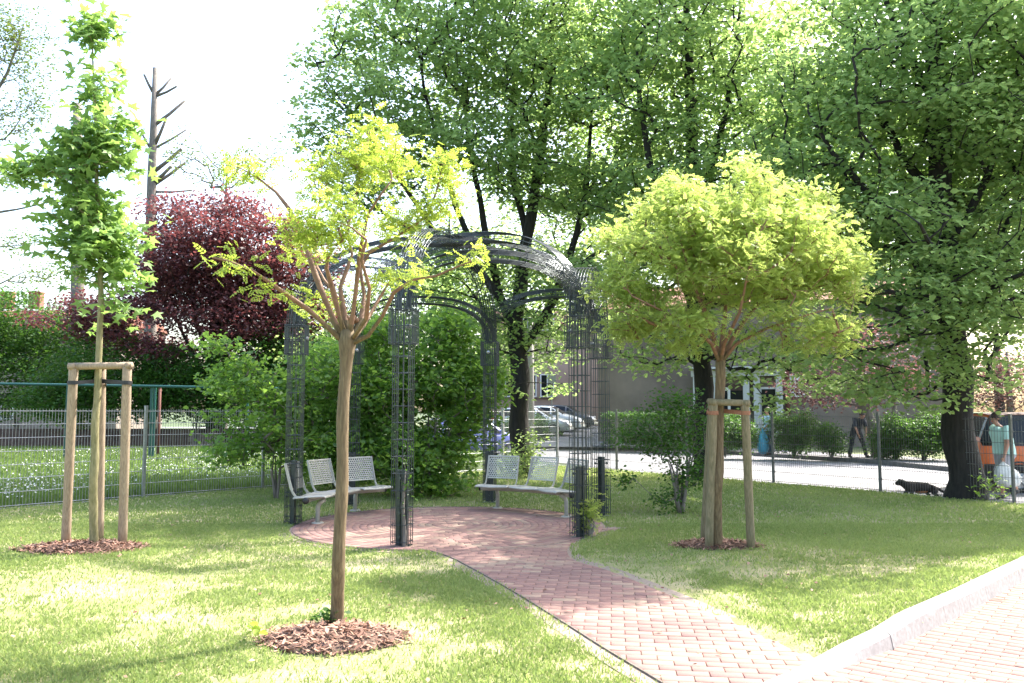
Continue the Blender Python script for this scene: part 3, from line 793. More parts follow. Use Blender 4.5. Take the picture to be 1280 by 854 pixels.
# ============================================================ mesh fences
def mesh_fence(line, name, label, h0, h1, mat, rod=.05, rr=.0032, posth=.04, z0=.02, bars=(0, .2, .4, .6, .8, 1.0, 1.2, 1.4)):
    root = empty(name, (*line[0], 0), label, 'fence'); b = Vector((*line[0], 0))
    n = len(line) - 1
    for i, (p, q) in enumerate(zip(line[:-1], line[1:])):
        ha = h0 + (h1 - h0) * i / n; hb = h0 + (h1 - h0) * (i + 1) / n
        P0 = Vector((*p, 0)); Q0 = Vector((*q, 0)); d = (Q0 - P0); L_ = d.length; d.normalize()
        k = int(L_ / rod); t = (np.arange(k) + .5) / k
        bx = P0.x + (Q0.x - P0.x) * t - b.x; by = P0.y + (Q0.y - P0.y) * t - b.y; hh = ha + (hb - ha) * t
        p0 = np.stack([bx, by, np.full(k, z0)], 1); p1 = np.stack([bx, by, hh], 1)
        nrm = Vector((d.y, -d.x, 0)) * .006
        hz0 = []; hz1 = []
        for s in bars:
            f_ = z0 + .02 + (ha - z0 - .06) * s / bars[-1]; g_ = z0 + .02 + (hb - z0 - .06) * s / bars[-1]
            for sg in (-1, 1):
                hz0.append((P0.x - b.x + nrm.x * sg, P0.y - b.y + nrm.y * sg, f_)); hz1.append((Q0.x - b.x + nrm.x * sg, Q0.y - b.y + nrm.y * sg, g_))
        A = np.concatenate([p0, np.array(hz0)]); B = np.concatenate([p1, np.array(hz1)]); r_ = np.concatenate([np.full(k, rr), np.full(len(hz0), rr * 1.25)])
        V, Fc = frusta(A, B, r_, r_, 4)
        fast('mesh_panel', V, Fc, mat, root)
    for i, p in enumerate(line):
        hp = h0 + (h1 - h0) * i / n + .05; m = MB()
        d = Vector((*line[min(i + 1, n)], 0)) - Vector((*line[max(i - 1, 0)], 0)); d.normalize(); u = Vector((d.y, -d.x, 0))
        m.box((0, 0, hp / 2 - .05), (posth, .06, hp + .1), Matrix((d, u, Vector((0, 0, 1)))).transposed())
        m.box((0, 0, hp + .006), (posth + .01, .07, .012), Matrix((d, u, Vector((0, 0, 1)))).transposed())
        for z in (.25, .75, 1.25): m.box(u * .036 + Vector((0, 0, z)), (.05, .012, .05), Matrix((d, u, Vector((0, 0, 1)))).transposed())
        po = m.build('post', mat, root, bevel=.003)
        po.location = (p[0] - b.x, p[1] - b.y, 0)
    return root
mesh_fence(FR, 'mesh_fence', 'grey steel mesh fence between the shaded lawn and the street', 1.46, 1.62, M_fence)
mesh_fence(FL, 'mesh_fence', 'pale galvanised mesh fence between the lawn and the daisy meadow', 1.62, 1.65, M_galv, rr=.0042, posth=.05)

# tall green steel fence at the far side of the meadow
gf = empty('green_fence', (P(190, 560, 26.5).x, 26.5, 0), 'dark green steel fence rail and posts in front of the dark trees', 'fence')
gb = gf.location
def loc_(v, b=None): return Vector(v) - Vector(b)
pts = [P(-60, 480, 27.5), P(0, 480, 27.2), P(190, 483, 26.5), P(300, 485, 26.2), P(420, 487, 25.9)]
m = MB(); m.tube([loc_(p, gb) for p in pts], .045, 8); m.build('rail', M_greenst, gf, smooth=True)
for px in (-20, 85, 190, 310):
    a = P(px, 482, 26.6); m = MB(); m.box((0, 0, a.z / 2), (.07, .07, a.z))
    m.box((0, 0, a.z * .5), (.11, .025, .1)); po = m.build('post', M_greenst, gf, bevel=.004); po.location = (a.x - gb.x, a.y - gb.y, 0)
po = MB(); a = P(196, 482, 26.7); po.box((0, 0, a.z / 2), (.06, .06, a.z)); o = po.build('brace', M_greenst, gf); o.location = (a.x - gb.x, .1, 0)
a = P(200, 486, 27.6); m = MB(); m.tube([(0, 0, -.05), (0, 0, a.z)], .05, 8); m.lathe([(.05, a.z), (.06, a.z + .02), (.001, a.z + .05)], n=8)
o = m.build('red_pole', M_rust, smooth=True); o.location = (a.x, a.y, 0); tag(o, 'thin rust red pole standing behind the dark green fence post', 'pole')
# low stone wall and planted strip behind the meadow
a = G(238, 558, 0); b = G(283, 557.5, 0); m = MB()
rs = random.Random(3); x = 0
Ls = (b - a).length; dd = (b - a).normalized()
for row in range(3):
    s = -.1 * (row % 2)
    while s < Ls:
        w_ = rs.uniform(.22, .38); c = a + dd * (s + w_ / 2) + Vector((0, 0, .11 + row * .2)); m.bar(c - dd * (w_ / 2 - .006), c + dd * (w_ / 2 - .006), .3, .192); s += w_
o = m.build('stone_wall', M_stone, bevel=.015, loc=tuple(a)); tag(o, 'low pale stone wall at the back of the meadow', 'wall')
m = MB(); n_ = 46; xs = [G(-40 + i * 10.0, 559 - .02 * i, 0) for i in range(n_)]
for i in range(len(xs) - 1):
    for j in range(1):
        c = xs[i] + Vector((0, .6, 0)); e = xs[i + 1] + Vector((0, .6, 0)); m.bar(c + Vector((.008, 0, .40)), e + Vector((-.008, 0, .40)), .04, .80)
o = m.build('board_fence', M_woodr, loc=tuple(xs[0])); tag(o, 'low dark red-brown board fence under the dark trees behind the meadow', 'fence')

# ============================================================ arbour of welded wire
AC = Vector((-0.88, 11.98, 0)); AR = 2.38
pa = [R(a) for a in (193.5, 256, 315, 12, 79, 134)]
feet = [G(366, 656), G(502, 683), G(726, 672), G(752, 645), G(612, 628), G(438, 632)]
arb = empty('arbour', AC, 'domed arbour of dark welded wire on six lattice posts over the round paving', 'arbour')
def lat_post(foot, i):
    c = foot - AC; rad_ = Vector((c.x, c.y, 0)).normalized(); tn = Vector((-rad_.y, rad_.x, 0))
    A0 = []; A1 = []; rr_ = []
    def add(a, b, r=.0052): A0.append(tuple(a)); A1.append(tuple(b)); rr_.append(r)
    w1, w2 = .10, .10
    offs = [rad_ * (a * w1) + tn * (b * w2) for a, b in ((-1, -1), (-1, -.33), (-1, .33), (-1, 1), (-.33, 1), (.33, 1), (1, 1), (1, .33), (1, -.33), (1, -1), (.33, -1), (-.33, -1))]
    HT = 2.42
    for o_ in offs: add(c + o_ + Vector((0, 0, .03)), c + o_ + Vector((0, 0, HT + .3)))
    z = .06
    while z < HT:
        for k_ in range(12): add(c + offs[k_] + Vector((0, 0, z)), c + offs[(k_ + 1) % 12] + Vector((0, 0, z)), .0048)
        z += .20
    # flared head cage
    W = .14
    offs2 = [rad_ * (a * W) + tn * (b * W) for a, b in [(-1, t) for t in np.linspace(-1, 1, 8)] + [(1, t) for t in np.linspace(-1, 1, 8)] + [(t, -1) for t in np.linspace(-.7, .7, 6)] + [(t, 1) for t in np.linspace(-.7, .7, 6)]]
    for o_ in offs2: add(c + o_ + Vector((0, 0, HT - .02)), c + o_ + Vector((0, 0, HT + .42)), .0052)
    crn = [rad_ * (a * W) + tn * (b * W) for a, b in ((-1, -1), (-1, 1), (1, 1), (1, -1))]
    for z in (HT, HT + .2, HT + .4):
        for k_ in range(4): add(c + crn[k_] + Vector((0, 0, z)), c + crn[(k_ + 1) % 4] + Vector((0, 0, z)), .0055)
    for o_ in crn: add(c + o_ + Vector((0, 0, HT)), c + o_ * .5 + Vector((0, 0, HT)), .005)
    V, Fc = frusta(np.array(A0), np.array(A1), np.array(rr_), np.array(rr_), 4)
    po = fast('lattice_post', V, Fc, M_wire, arb)
    m = MB()
    M_ = Matrix((tn, rad_, Vector((0, 0, 1)))).transposed()
    for s in (-1, 1):
        m.box(c + tn * (.042 * s) + Vector((0, 0, .44)), (.055, .06, .92), M_)
    m.box(c + Vector((0, 0, .44)), (.03, .03, .9), M_)
    for z in (.12, .40, .80): 
        m.lathe([(.001, -.105), (.018, -.105), (.018, -.09), (.008, -.09), (.008, .09), (.018, .09), (.018, .105), (.001, .105)], c + Vector((0, 0, z)), 8, M_ @ Matrix.Rotation(R(90), 3, 'X'))
    m.box(c + Vector((0, 0, .006)), (.22, .22, .012), M_)
    m.build('anchor', M_wire, po, bevel=.004)
    m = MB()
    m.lathe([(.001, -.03), (.028, -.02), (.028, .02), (.001, .03)], c - rad_ * .14 + Vector((0, 0, HT + .22)), 10, M_ @ Matrix.Rotation(R(90), 3, 'X'))
    m.build('bolt', M_galv, po)
for i, f_ in enumerate(feet): lat_post(f_, i)
def band(pathf, n, wdt, dep, nl=7, name='arch'):
    """pathf(t)->(point, side vector, up vector); a box lattice of wires following the path"""
    fr = [pathf(t) for t in np.linspace(0, 1, n)]
    A0 = []; A1 = []; rr_ = []
    lines = [(-1 + 2 * k_ / (nl - 1), s) for k_ in range(nl) for s in (0, 1)] + [(-1, .5), (1, .5)]
    for a, s in lines:
        p_ = [f[0] + f[1] * (a * wdt) + f[2] * (s * dep) for f in fr]
        for u, v in zip(p_[:-1], p_[1:]): A0.append(tuple(u)); A1.append(tuple(v)); rr_.append(.0052)
    for f in fr[::2]:
        for s in (0, 1):
            A0.append(tuple(f[0] - f[1] * wdt + f[2] * (s * dep))); A1.append(tuple(f[0] + f[1] * wdt + f[2] * (s * dep))); rr_.append(.0048)
        for a in (-1, 1):
            A0.append(tuple(f[0] + f[1] * a * wdt)); A1.append(tuple(f[0] + f[1] * a * wdt + f[2] * dep)); rr_.append(.0048)
    V, Fc = frusta(np.array(A0), np.array(A1), np.array(rr_), np.array(rr_), 4)
    fast(name, V, Fc, M_wire, arb)
ZS = 2.88
def se(v): return math.copysign(abs(v) ** .8, v)
for i in range(6):
    a = feet[i] - AC; b = feet[(i + 1) % 6] - AC
    mid = (a + b) / 2; ch = (b - a).normalized(); hl = (b - a).length / 2 - .05; outv = Vector((mid.x, mid.y, 0)).normalized()
    rise = .66 
    def arch(t, mid=mid, ch=ch, hl=hl, outv=outv, rise=rise):
        th = math.pi * (1 - t); p_ = mid + ch * (se(math.cos(th)) * hl) + Vector((0, 0, ZS - .05 + rise * se(math.sin(th))))
        up_ = (ch * (math.cos(th) * rise) + Vector((0, 0, math.sin(th) * hl))).normalized()
        return p_, outv, up_
    band(arch, 25, .12, .12, 7)
for i in range(6):
    a = feet[i] - AC; a = Vector((a.x, a.y, 0)); L_ = a.length; u = a / L_; tn = Vector((-u.y, u.x, 0))
    def rib(t, u=u, L_=L_, tn=tn):
        th = math.pi / 2 * t; p_ = u * (se(math.cos(th)) * (L_ - .12)) + Vector((0, 0, ZS + 1.14 * se(math.sin(th))))
        up_ = (u * math.cos(th) * 1.14 + Vector((0, 0, math.sin(th) * L_))).normalized()
        return p_, tn, up_
    band(rib, 19, .12, .12, 7, 'rib')
m = MB(); m.lathe([(.30, ZS + 1.14), (.30, ZS + 1.16), (.315, ZS + 1.16), (.315, ZS + 1.14), (.30, ZS + 1.14)], n=28); m.lathe([(.14, ZS + 1.15), (.14, ZS + 1.165), (.15, ZS + 1.165), (.15, ZS + 1.15), (.14, ZS + 1.15)], n=20)
m.build('crown_ring', M_wire, arb)

# ============================================================ curved benches
def perf_sheet(w_, h_, nx, ny, cx=0.0):
    """flat perforated sheet in XZ, z from 0 to h"""
    vs = []; fs = []; sx = w_ / nx; sz = h_ / ny
    for j in range(ny):
        o_ = (.5 if j % 2 else 0) * sx
        cells = [(-w_ / 2 + i * sx + o_, min(-w_ / 2 + (i + 1) * sx + o_, w_ / 2)) for i in range(nx)]
        if o_: cells = [(-w_ / 2, -w_ / 2 + o_)] + cells
        for x0, x1 in cells:
            if x1 - x0 < 1e-4: continue
            z0 = j * sz; z1 = z0 + sz; b = len(vs); mx_, mz_ = (x0 + x1) / 2, (z0 + z1) / 2; full = (x1 - x0) > sx * .9
            outer = [(x0, z0), (mx_, z0), (x1, z0), (x1, mz_), (x1, z1), (mx_, z1), (x0, z1), (x0, mz_)]
            if full:
                rr_ = .38 * sx; rz = .40 * sz
                inner = [(mx_ + rr_ * math.cos(R(225 + 45 * k_)), mz_ + rz * math.sin(R(225 + 45 * k_))) for k_ in range(8)]
                vs += [(x, 0, z) for x, z in outer + inner]
                fs += [(b + k_, b + (k_ + 1) % 8, b + 8 + (k_ + 1) % 8, b + 8 + k_) for k_ in range(8)]
            else:
                vs += [(x, 0, z) for x, z in outer]; fs.append(tuple(b + k_ for k_ in range(8)))
    return vs, fs
def make_bench(name, label, legA, legB, flip=1):
    ctr = Vector((CC[0], CC[1], 0)); mid = (legA + legB) / 2
    u = (mid - ctr); u.z = 0; rr0 = u.length; a_mid = math.atan2(u.y, u.x)
    root = empty(name, mid, label, 'bench', 'curved grey metal benches on the round paving')
    base = mid
    RS = (legA - ctr).length * .5 + (legB - ctr).length * .5
    aA = math.atan2(legA.y - ctr.y, legA.x - ctr.x); aB = math.atan2(legB.y - ctr.y, legB.x - ctr.x)
    if aA < 0: aA += 2 * math.pi
    if aB < 0: aB += 2 * math.pi
    a_mid = (aA + aB) / 2
    half = R(20.5)
    def fr(a, r): return Vector((ctr.x + r * math.cos(a), ctr.y + r * math.sin(a), 0)) - base
    # carrier beam
    m = MB(); arc = [a_mid + half * t for t in np.linspace(-1.42, 1.42, 13)]
    RS_ = RS; RS = RS - .12
    m.tube([fr(a, RS) + Vector((0, 0, .355)) for a in arc], .042, 10); m.build('beam', M_bench, root, smooth=True)
    for a in (arc[0], arc[-1]):
        m = MB()
        t_ = Vector((-math.sin(a), math.cos(a), 0)) * (1 if a == arc[-1] else -1); c = fr(a, RS) + Vector((0, 0, .355))
        m.tube([c + t_ * .002, c + t_ * .03, c + t_ * .036], [.046, .046, .02], 12)
        m.build('end_cap', M_black, root, smooth=True)
    for lg in (legA, legB):
        m = MB(); a = math.atan2(lg.y - ctr.y, lg.x - ctr.x); o_ = Vector((math.cos(a), math.sin(a), 0)); c = lg - base
        m.tube([c + Vector((0, 0, .0)), c + Vector((0, 0, .24)), c + Vector((0, 0, .30)) - o_ * .03, c + Vector((0, 0, .345)) - o_ * .10], .032, 10)
        m.lathe([(.001, .012), (.075, .012), (.085, .006), (.085, -.01)], c + Vector((0, 0, .012)), 16)
        for k_ in range(3): m.lathe([(.001, .03), (.008, .03), (.008, .0)], c + Vector((.055 * math.cos(k_ * 2.1), .055 * math.sin(k_ * 2.1), .012)), 6)
        m.build('leg', M_bench, root, smooth=True)
    for k_ in (-1, 0, 1):
        a = a_mid + k_ * half; inw = -Vector((math.cos(a), math.sin(a), 0)); tn = Vector((-math.sin(a), math.cos(a), 0))
        c = fr(a, RS - .05); Mx = Matrix((tn, inw, Vector((0, 0, 1)))).transposed()      # local x tangential, y towards the middle, z up
        wi, wo = .225, .275
        # seat pan: rounded section, wider at the back
        prof = [(-.20, .405), (-.12, .412), (0, .418), (.14, .425), (.21, .428), (.245, .415), (.25, .395)]
        vs = []; 
        for y_, z_ in prof:
            w_ = .35 + (.275 - .35) * (y_ + .2) / .45
            for s in (-1, -.9, 0, .9, 1):
                vs.append(Vector((s * w_, y_, z_ - (.010 if abs(s) == 1 else 0) - .012 * (1 - abs(s)))))
        nx = 5; fs = [(i * nx + j, i * nx + j + 1, (i + 1) * nx + j + 1, (i + 1) * nx + j) for i in range(len(prof) - 1) for j in range(nx - 1)]
        st = MB(); st.add([c + Mx @ v for v in vs], fs); so = st.build('seat', M_bench, root, smooth=True)
        sol = so.modifiers.new('thick', 'SOLIDIFY'); sol.thickness = .018; sol.offset = -1
        # side arms carrying the back
        for s in (-1, 1):
            fm = MB()
            pth = [(s * wo * .97, .10, .398), (s * wo * .97, -.10, .392), (s * wo * .97, -.185, .405), (s * wo * .97, -.235, .47), (s * wo * .96, -.30, .70), (s * wo * .955, -.345, .865)]
            for p_, q_ in zip(pth[:-1], pth[1:]): fm.bar(c + Mx @ Vector(p_), c + Mx @ Vector(q_), .012, .032, up=Mx @ Vector((0, -1, .3)))
            fm.build('arm', M_bench, so, bevel=.002)
        # perforated back
        vs, fs = perf_sheet(wo * 2 * .93, .35, 13, 11)
        lean = Matrix.Rotation(R(15), 3, 'X')
        def bk(v): return c + Mx @ (Vector((0, -.262, .505)) + lean @ Vector(v))
        bo = MB(); bo.add([bk(v) for v in vs], fs); b_ = bo.build('backrest', M_bench, root)
        sl = b_.modifiers.new('thick', 'SOLIDIFY'); sl.thickness = .006; sl.offset = 0
        fb = MB(); W_ = wo * .96
        for p_, q_ in (((-W_, 0, 0), (W_, 0, 0)), ((-W_, 0, .362), (W_, 0, .362)), ((-W_, 0, 0), (-W_, 0, .362)), ((W_, 0, 0), (W_, 0, .362))):
            fb.bar(bk(p_), bk(q_), .022, .016, up=Mx @ Vector((0, 1, .2)))
        fb.build('frame', M_bench, b_, bevel=.003)
    return root
make_bench('curved_bench', 'curved grey bench behind the bare trunk of the pollarded tree', G(397, 655), G(444, 639))
make_bench('curved_bench', 'curved grey bench in full view with backrests of punched holes beside the right arbour post', G(622, 636), G(708, 647))

# ============================================================ stakes round young trees
def stakes(name, label, tops, feet_, hz, rad, mat, bandmat, trunk, bandz):
    b = trunk.copy(); root = empty(name, b, label, 'tree stake')
    for f_, t_ in zip(feet_, tops):
        m = MB(); a = f_ - b; e = t_ - b
        pts_ = [a.lerp(e, k_ / 9) for k_ in range(10)]; pts_[0] -= Vector((0, 0, .1))
        m.tube(pts_[:9] + [pts_[9] - (e - a).normalized() * .015, pts_[9]], [rad * (1 + .03 * math.sin(k_ * 2.1)) for k_ in range(10)] + [rad * .8], 14)
        m.build('stake', mat, root, smooth=True)
    n = len(tops)
    for i in range(n):
        p_ = tops[i] - b; q_ = tops[(i + 1) % n] - b; d = (q_ - p_).normalized(); off_ = Vector((0, 0, rad * .2))
        m = MB(); m.tube([p_ - d * (rad * 1.1) + off_, p_.lerp(q_, .5) + off_, q_ + d * (rad * 1.1) + off_], rad * .78, 12); m.build('crossbar', mat, root, smooth=True)
    for i in range(n):
        m = MB(); p_ = tops[i] - b; fz = (feet_[i] - b)
        s_ = p_ + (fz - p_) * ((p_.z - bandz) / p_.z)
        d = Vector((s_.x, s_.y, 0)); L_ = d.length; d.normalize(); w_ = Vector((-d.y, d.x, 0))
        loop = []
        for k_ in range(9):
            a_ = -math.pi / 2 + math.pi * k_ / 8; loop.append(s_ + d * (math.cos(a_) * (rad + .006)) + w_ * (math.sin(a_) * (rad + .006)))
        for k_ in range(9):
            a_ = math.pi / 2 + math.pi * k_ / 8; loop.append(Vector((0, 0, bandz + .03)) + d * (math.cos(a_) * .055) + w_ * (math.sin(a_) * .055))
        loop.append(loop[0])
        for u, v in zip(loop[:-1], loop[1:]): m.bar(u, v + (v - u).normalized() * .004, .006, .045)
        m.build('strap', bandmat, root)
    return root
T1 = G(117, 684); T2 = G(420, 783); T3 = G(895, 685)
stakes('tree_stakes', 'three bright timber stakes with a square top and black strap round the slim maple',
       [P(92, 459, 9.72), P(159, 458, 9.72), P(127, 459, 10.25)], [G(82, 682), G(153, 682), G(124, 675)], 2.1, .052, M_stake, M_band, T1, 1.93)
stakes('tree_stakes', 'three mossy timber stakes with a brown strap round the bushy yellow green tree',
       [P(892, 504, 9.55), P(931, 505, 9.55), P(890, 503, 10.0)], [G(886, 686), G(939, 686), G(880, 678)], 1.75, .049, M_stakeg, M_bandr, T3, 1.58)
# ============================================================ trees
def B(px, py, D, rx, ry, rz, w_=1.0): return (P(px, py, D), (rx, ry, rz), w_)
def pl(*a): return [P(*p) for p in a]

# --- slim maple inside the left stakes
rg = np.random.default_rng(21)
D = 9.83
stem = [T1] + pl((117, 600, D), (120, 520, D), (124, 440, D), (126, 370, D), (126, 300, D), (121, 230, D), (120, 160, D), (117, 100, D), (115, 40, D), (114, 15, D))
srad = [.05, .047, .042, .036, .033, .028, .023, .018, .012, .007, .004]
bl = [B(114, 38, D, .17, .17, .28, .9), B(116, 108, D, .22, .24, .26, .8), B(122, 175, D, .40, .38, .42), B(115, 245, D, .46, .42, .5), B(150, 205, D, .28, .28, .25), B(120, 315, D, .42, .38, .36),
      B(165, 298, D, .24, .25, .15), B(160, 345, D, .18, .2, .12), B(145, 382, D, .18, .25, .16, 1.5), B(118, 402, D, .14, .2, .09, 1.5), B(36, 205, D, .34, .25, .14), B(20, 215, D, .15, .15, .12), B(70, 205, D, .2, .2, .12), B(80, 300, D, .14, .2, .12)]
tree('maple_tree', 'slim young maple with large bright lobed leaves held by bright stakes with black strap', 'tree', T1, [(stem, srad)], blob_tips(bl, 380, rg, .5, .085, .36, 2.2), M_maple, M_bark_m, rg,
     nleaf=12, lsize=.14, spread=(.11, .11, .09), T=MAPLE, step=.18, rtip=.004, expo=.42, up=.7, droop=.9)

# --- pollarded robinia in front
rg = np.random.default_rng(5); D = 6.22
stems = [([T2] + pl((424, 700, D), (427, 600, D), (430, 500, D), (432, 452, D), (433, 428, D), (434, 412, D)), [.053, .047, .045, .044, .047, .064, .048])]
br = [
 (((430, 428), (405, 405), (385, 387), (350, 362), (315, 338), (283, 326), (262, 321)), (0, -.05, -.1, -.25, -.4, -.5, -.55), (.030, .027, .024, .021, .016, .011, .006)),
 (((430, 425), (412, 388), (395, 345), (378, 298), (362, 262), (345, 240), (322, 222), (296, 208)), (0, 0, .05, .1, .15, .2, .3, .4), (.034, .030, .028, .026, .022, .016, .012, .007)),
 (((433, 425), (424, 395), (417, 365), (408, 335), (410, 322), (416, 312)), (0, -.05, -.1, -.16, -.2, -.22), (.032, .029, .026, .022, .018, .013)),
 (((436, 424), (428, 380), (425, 360), (432, 340), (440, 318), (434, 290), (440, 262), (447, 235), (455, 200), (462, 165)), (0, .1, .16, .2, .3, .35, .4, .42, .42, .4), (.034, .030, .026, .022, .018, .017, .016, .013, .010, .006)),
 (((436, 425), (442, 385), (447, 340), (452, 305), (460, 268), (475, 245), (490, 225)), (0, -.08, -.15, -.2, -.28, -.35, -.4), (.030, .026, .024, .020, .016, .011, .006)),
 (((438, 425), (452, 400), (455, 370), (450, 335), (462, 315), (490, 300), (520, 280), (535, 268), (545, 240), (552, 212)), (0, .15, .25, .3, .35, .4, .42, .42, .42, .4), (.030, .027, .024, .021, .020, .018, .016, .013, .010, .006)),
 (((438, 430), (460, 420), (478, 395), (492, 366), (515, 350), (545, 345), (575, 332), (603, 322)), (0, -.08, -.18, -.28, -.35, -.4, -.45, -.5), (.028, .024, .021, .018, .015, .012, .009, .005)),
 (((438, 427), (458, 398), (462, 360), (452, 325), (458, 300), (440, 285), (415, 275)), (0, -.2, -.35, -.45, -.5, -.55, -.6), (.026, .022, .019, .016, .013, .010, .006)),
 (((440, 425), (455, 408), (470, 380), (488, 350), (520, 345)), (0, .2, .4, .5, .55), (.024, .021, .017, .013, .008)),
 (((428, 425), (415, 400), (425, 375), (405, 350), (395, 330)), (0, .2, .45, .6, .7), (.026, .022, .018, .014, .008)),
 (((378, 298), (392, 280), (400, 250), (398, 225)), (.1, .12, .12, .1), (.016, .013, .009, .005)),
]
for pts, dd, rd_ in br: stems.append(([P(x, y, D + e) for (x, y), e in zip(pts, dd)], [r_ * (.72 + .15 * math.sin(q_ * 2.3 + pts[1][0])) for q_, r_ in enumerate(rd_)]))
bl = [B(462, 172, D + .4, .22, .25, .16, 1.4), B(440, 205, D + .3, .30, .3, .16, 1.2), B(490, 205, D - .1, .14, .2, .18), B(396, 222, D + .1, .20, .2, .15), B(395, 290, D - .4, .22, .3, .14, 1.2), B(420, 268, D - .5, .18, .25, .10), B(318, 212, D + .3, .22, .2, .10),
      B(292, 202, D + .4, .14, .15, .08), B(552, 215, D + .4, .15, .2, .17, 1.3), B(568, 244, D + .3, .13, .15, .12), B(535, 262, D + .3, .2, .2, .12), B(500, 280, D + .3, .18, .25, .12), B(470, 300, D - .3, .16, .2, .08), B(430, 300, D - .5, .2, .2, .12),
      B(278, 320, D - .5, .11, .12, .06, 1.3), B(290, 330, D - .45, .06, .1, .04), B(320, 358, D - .3, .12, .15, .06), B(345, 378, D - .2, .13, .15, .07), B(372, 372, D, .14, .15, .06), B(405, 385, D + .2, .12, .2, .06), B(595, 322, D - .5, .13, .12, .06, 1.6), B(520, 335, D - .3, .11, .12, .05),
      B(510, 350, D + .4, .14, .15, .07), B(480, 345, D + .3, .1, .15, .08), B(455, 375, D - .1, .07, .1, .05), B(385, 315, D + .4, .15, .2, .1)]
tree('pollarded_tree', 'pollarded tree with thick reddish bare limbs and tufts of yellow green leaves, without stakes', 'tree', T2, stems, blob_tips(bl, 420, rg, .6, .06, .36, 3.0), M_robinia, M_bark_y, rg,
     nleaf=10, lsize=.095, spread=(.072, .072, .055), T=PINN, step=.10, rtip=.0016, expo=.5, up=.6, droop=.35, branchmat=M_bark_b, minz=2.3, sag=.1, bark_z=2.3)
# limbs of the pollard take the reddish bark: first stem keeps the trunk colour
tr = [o for o in bpy.data.objects if o.name.startswith('pollarded_tree')][0]
m = MB(); kn_ = random.Random(4)
for k_ in range(16):                               # knobbly head of old cuts
    a_ = kn_.uniform(0, 6.28); z_ = kn_.uniform(2.12, 2.34); r_ = .060
    c = Vector((P(433, 428, D).x - T2.x + math.cos(a_) * r_, math.sin(a_) * r_, z_)); n_ = Vector((math.cos(a_), math.sin(a_), .3)).normalized()
    m.tube([c - n_ * .03, c + n_ * .012, c + n_ * .022], [.026, .020, .010], 8)
m.build('knob', M_bark_b, tr, smooth=True)
t2 = np.array([[.03, -.05, .03]] * 0)
# small weeds at its foot
n = 70; C = np.stack([rng.normal(T2.x - .08, .07, n), rng.normal(T2.y - .02, .05, n), rng.uniform(.06, .12, n)], 1)
V, Fc, t = leaves_np(C, KITE, .05, rng, up=.8); tag(fast('weed_tuft', V, Fc, M_shrub, tint=t), 'small green weeds in the bark mulch at the foot of the pollarded tree', kind='stuff')
C = np.stack([rng.normal(G(312, 803).x, .03, 9), rng.normal(G(312, 803).y, .02, 9), rng.uniform(.05, .12, 9)], 1)
V, Fc, t = leaves_np(C, LEAF, .06, rng, up=.3); tag(fast('seedling', V, Fc, M_robinia, tint=t), 'tiny yellow green seedling at the left rim of the front mulch bed', 'seedling')

# --- bushy robinia in the right stakes
rg = np.random.default_rng(8); D = 9.72
stems = [([T3] + pl((897, 600, D), (899, 520, D), (900, 470, D), (900, 450, D)), [.066, .061, .058, .056, .060])]
for pts, dd, rd_ in [
 (((900, 455), (893, 425), (882, 395), (865, 350), (850, 300)), (0, 0, -.1, -.2, -.3), (.035, .03, .024, .017, .010)),
 (((900, 455), (915, 425), (935, 395), (965, 360), (990, 330)), (0, 0, .1, .2, .3), (.034, .028, .022, .016, .010)),
 (((900, 455), (905, 410), (908, 360), (905, 300), (915, 240)), (0, .1, .2, .3, .3), (.034, .028, .022, .016, .009)),
 (((900, 455), (890, 430), (860, 405), (820, 385), (790, 370)), (0, -.2, -.4, -.6, -.7), (.028, .022, .017, .012, .008)),
 (((900, 455), (920, 430), (960, 410), (1005, 395), (1040, 385)), (0, -.1, -.3, -.5, -.6), (.026, .02, .016, .012, .007)),
 (((900, 455), (905, 430), (925, 390), (935, 340), (950, 290)), (0, -.2, -.5, -.7, -.8), (.028, .022, .017, .012, .007)),
 (((900, 455), (890, 420), (880, 380), (870, 340), (830, 300)), (0, .2, .5, .7, .8), (.026, .02, .016, .012, .008))]:
    stems.append(([P(x, y, D + e) for (x, y), e in zip(pts, dd)], list(rd_)))
bl = [B(905, 325, D, 1.15, 1.2, .66, 1.2), B(830, 305, D, .68, .9, .66, 1.2), B(985, 315, D, .70, .9, .55, 1.2), B(905, 258, D, .85, .8, .42, 1.2), B(790, 355, D - .2, .42, .5, .36), B(1030, 335, D, .38, .5, .3), B(925, 208, D, .14, .2, .14, 1.5), B(858, 226, D, .28, .3, .13), B(978, 224, D, .2, .3, .15, 1.3), B(800, 248, D, .2, .3, .14, 1.3), B(1062, 330, D, .2, .25, .12, 1.4), B(1060, 300, D, .14, .2, .10), B(760, 300, D, .16, .25, .12), B(1010, 255, D, .3, .3, .2),
      B(1035, 408, D - .3, .36, .4, .16), B(960, 402, D - .5, .45, .4, .2), B(870, 400, D - .6, .5, .4, .2), B(800, 400, D - .4, .4, .4, .14), B(765, 350, D, .18, .3, .14), B(780, 410, D - .2, .35, .4, .16), B(1055, 360, D, .22, .3, .2), B(1045, 430, D - .2, .25, .3, .10), B(745, 360, D, .12, .2, .10), B(1000, 432, D - .3, .22, .3, .08), B(850, 430, D - .4, .22, .3, .08)]
tree('robinia_tree', 'bushy round headed tree with feathery yellow green leaves held by mossy stakes', 'tree', T3, stems, blob_tips(bl, 3400, rg, .5, .076, .41, 3.0), M_robinia2, M_bark_y, rg,
     nleaf=16, lsize=.09, spread=(.075, .075, .05), T=PINN, step=.14, rtip=.0022, expo=.48, up=.6, droop=.45, branchmat=M_bark_b, minz=2.0, sag=.1, bark_z=2.25)

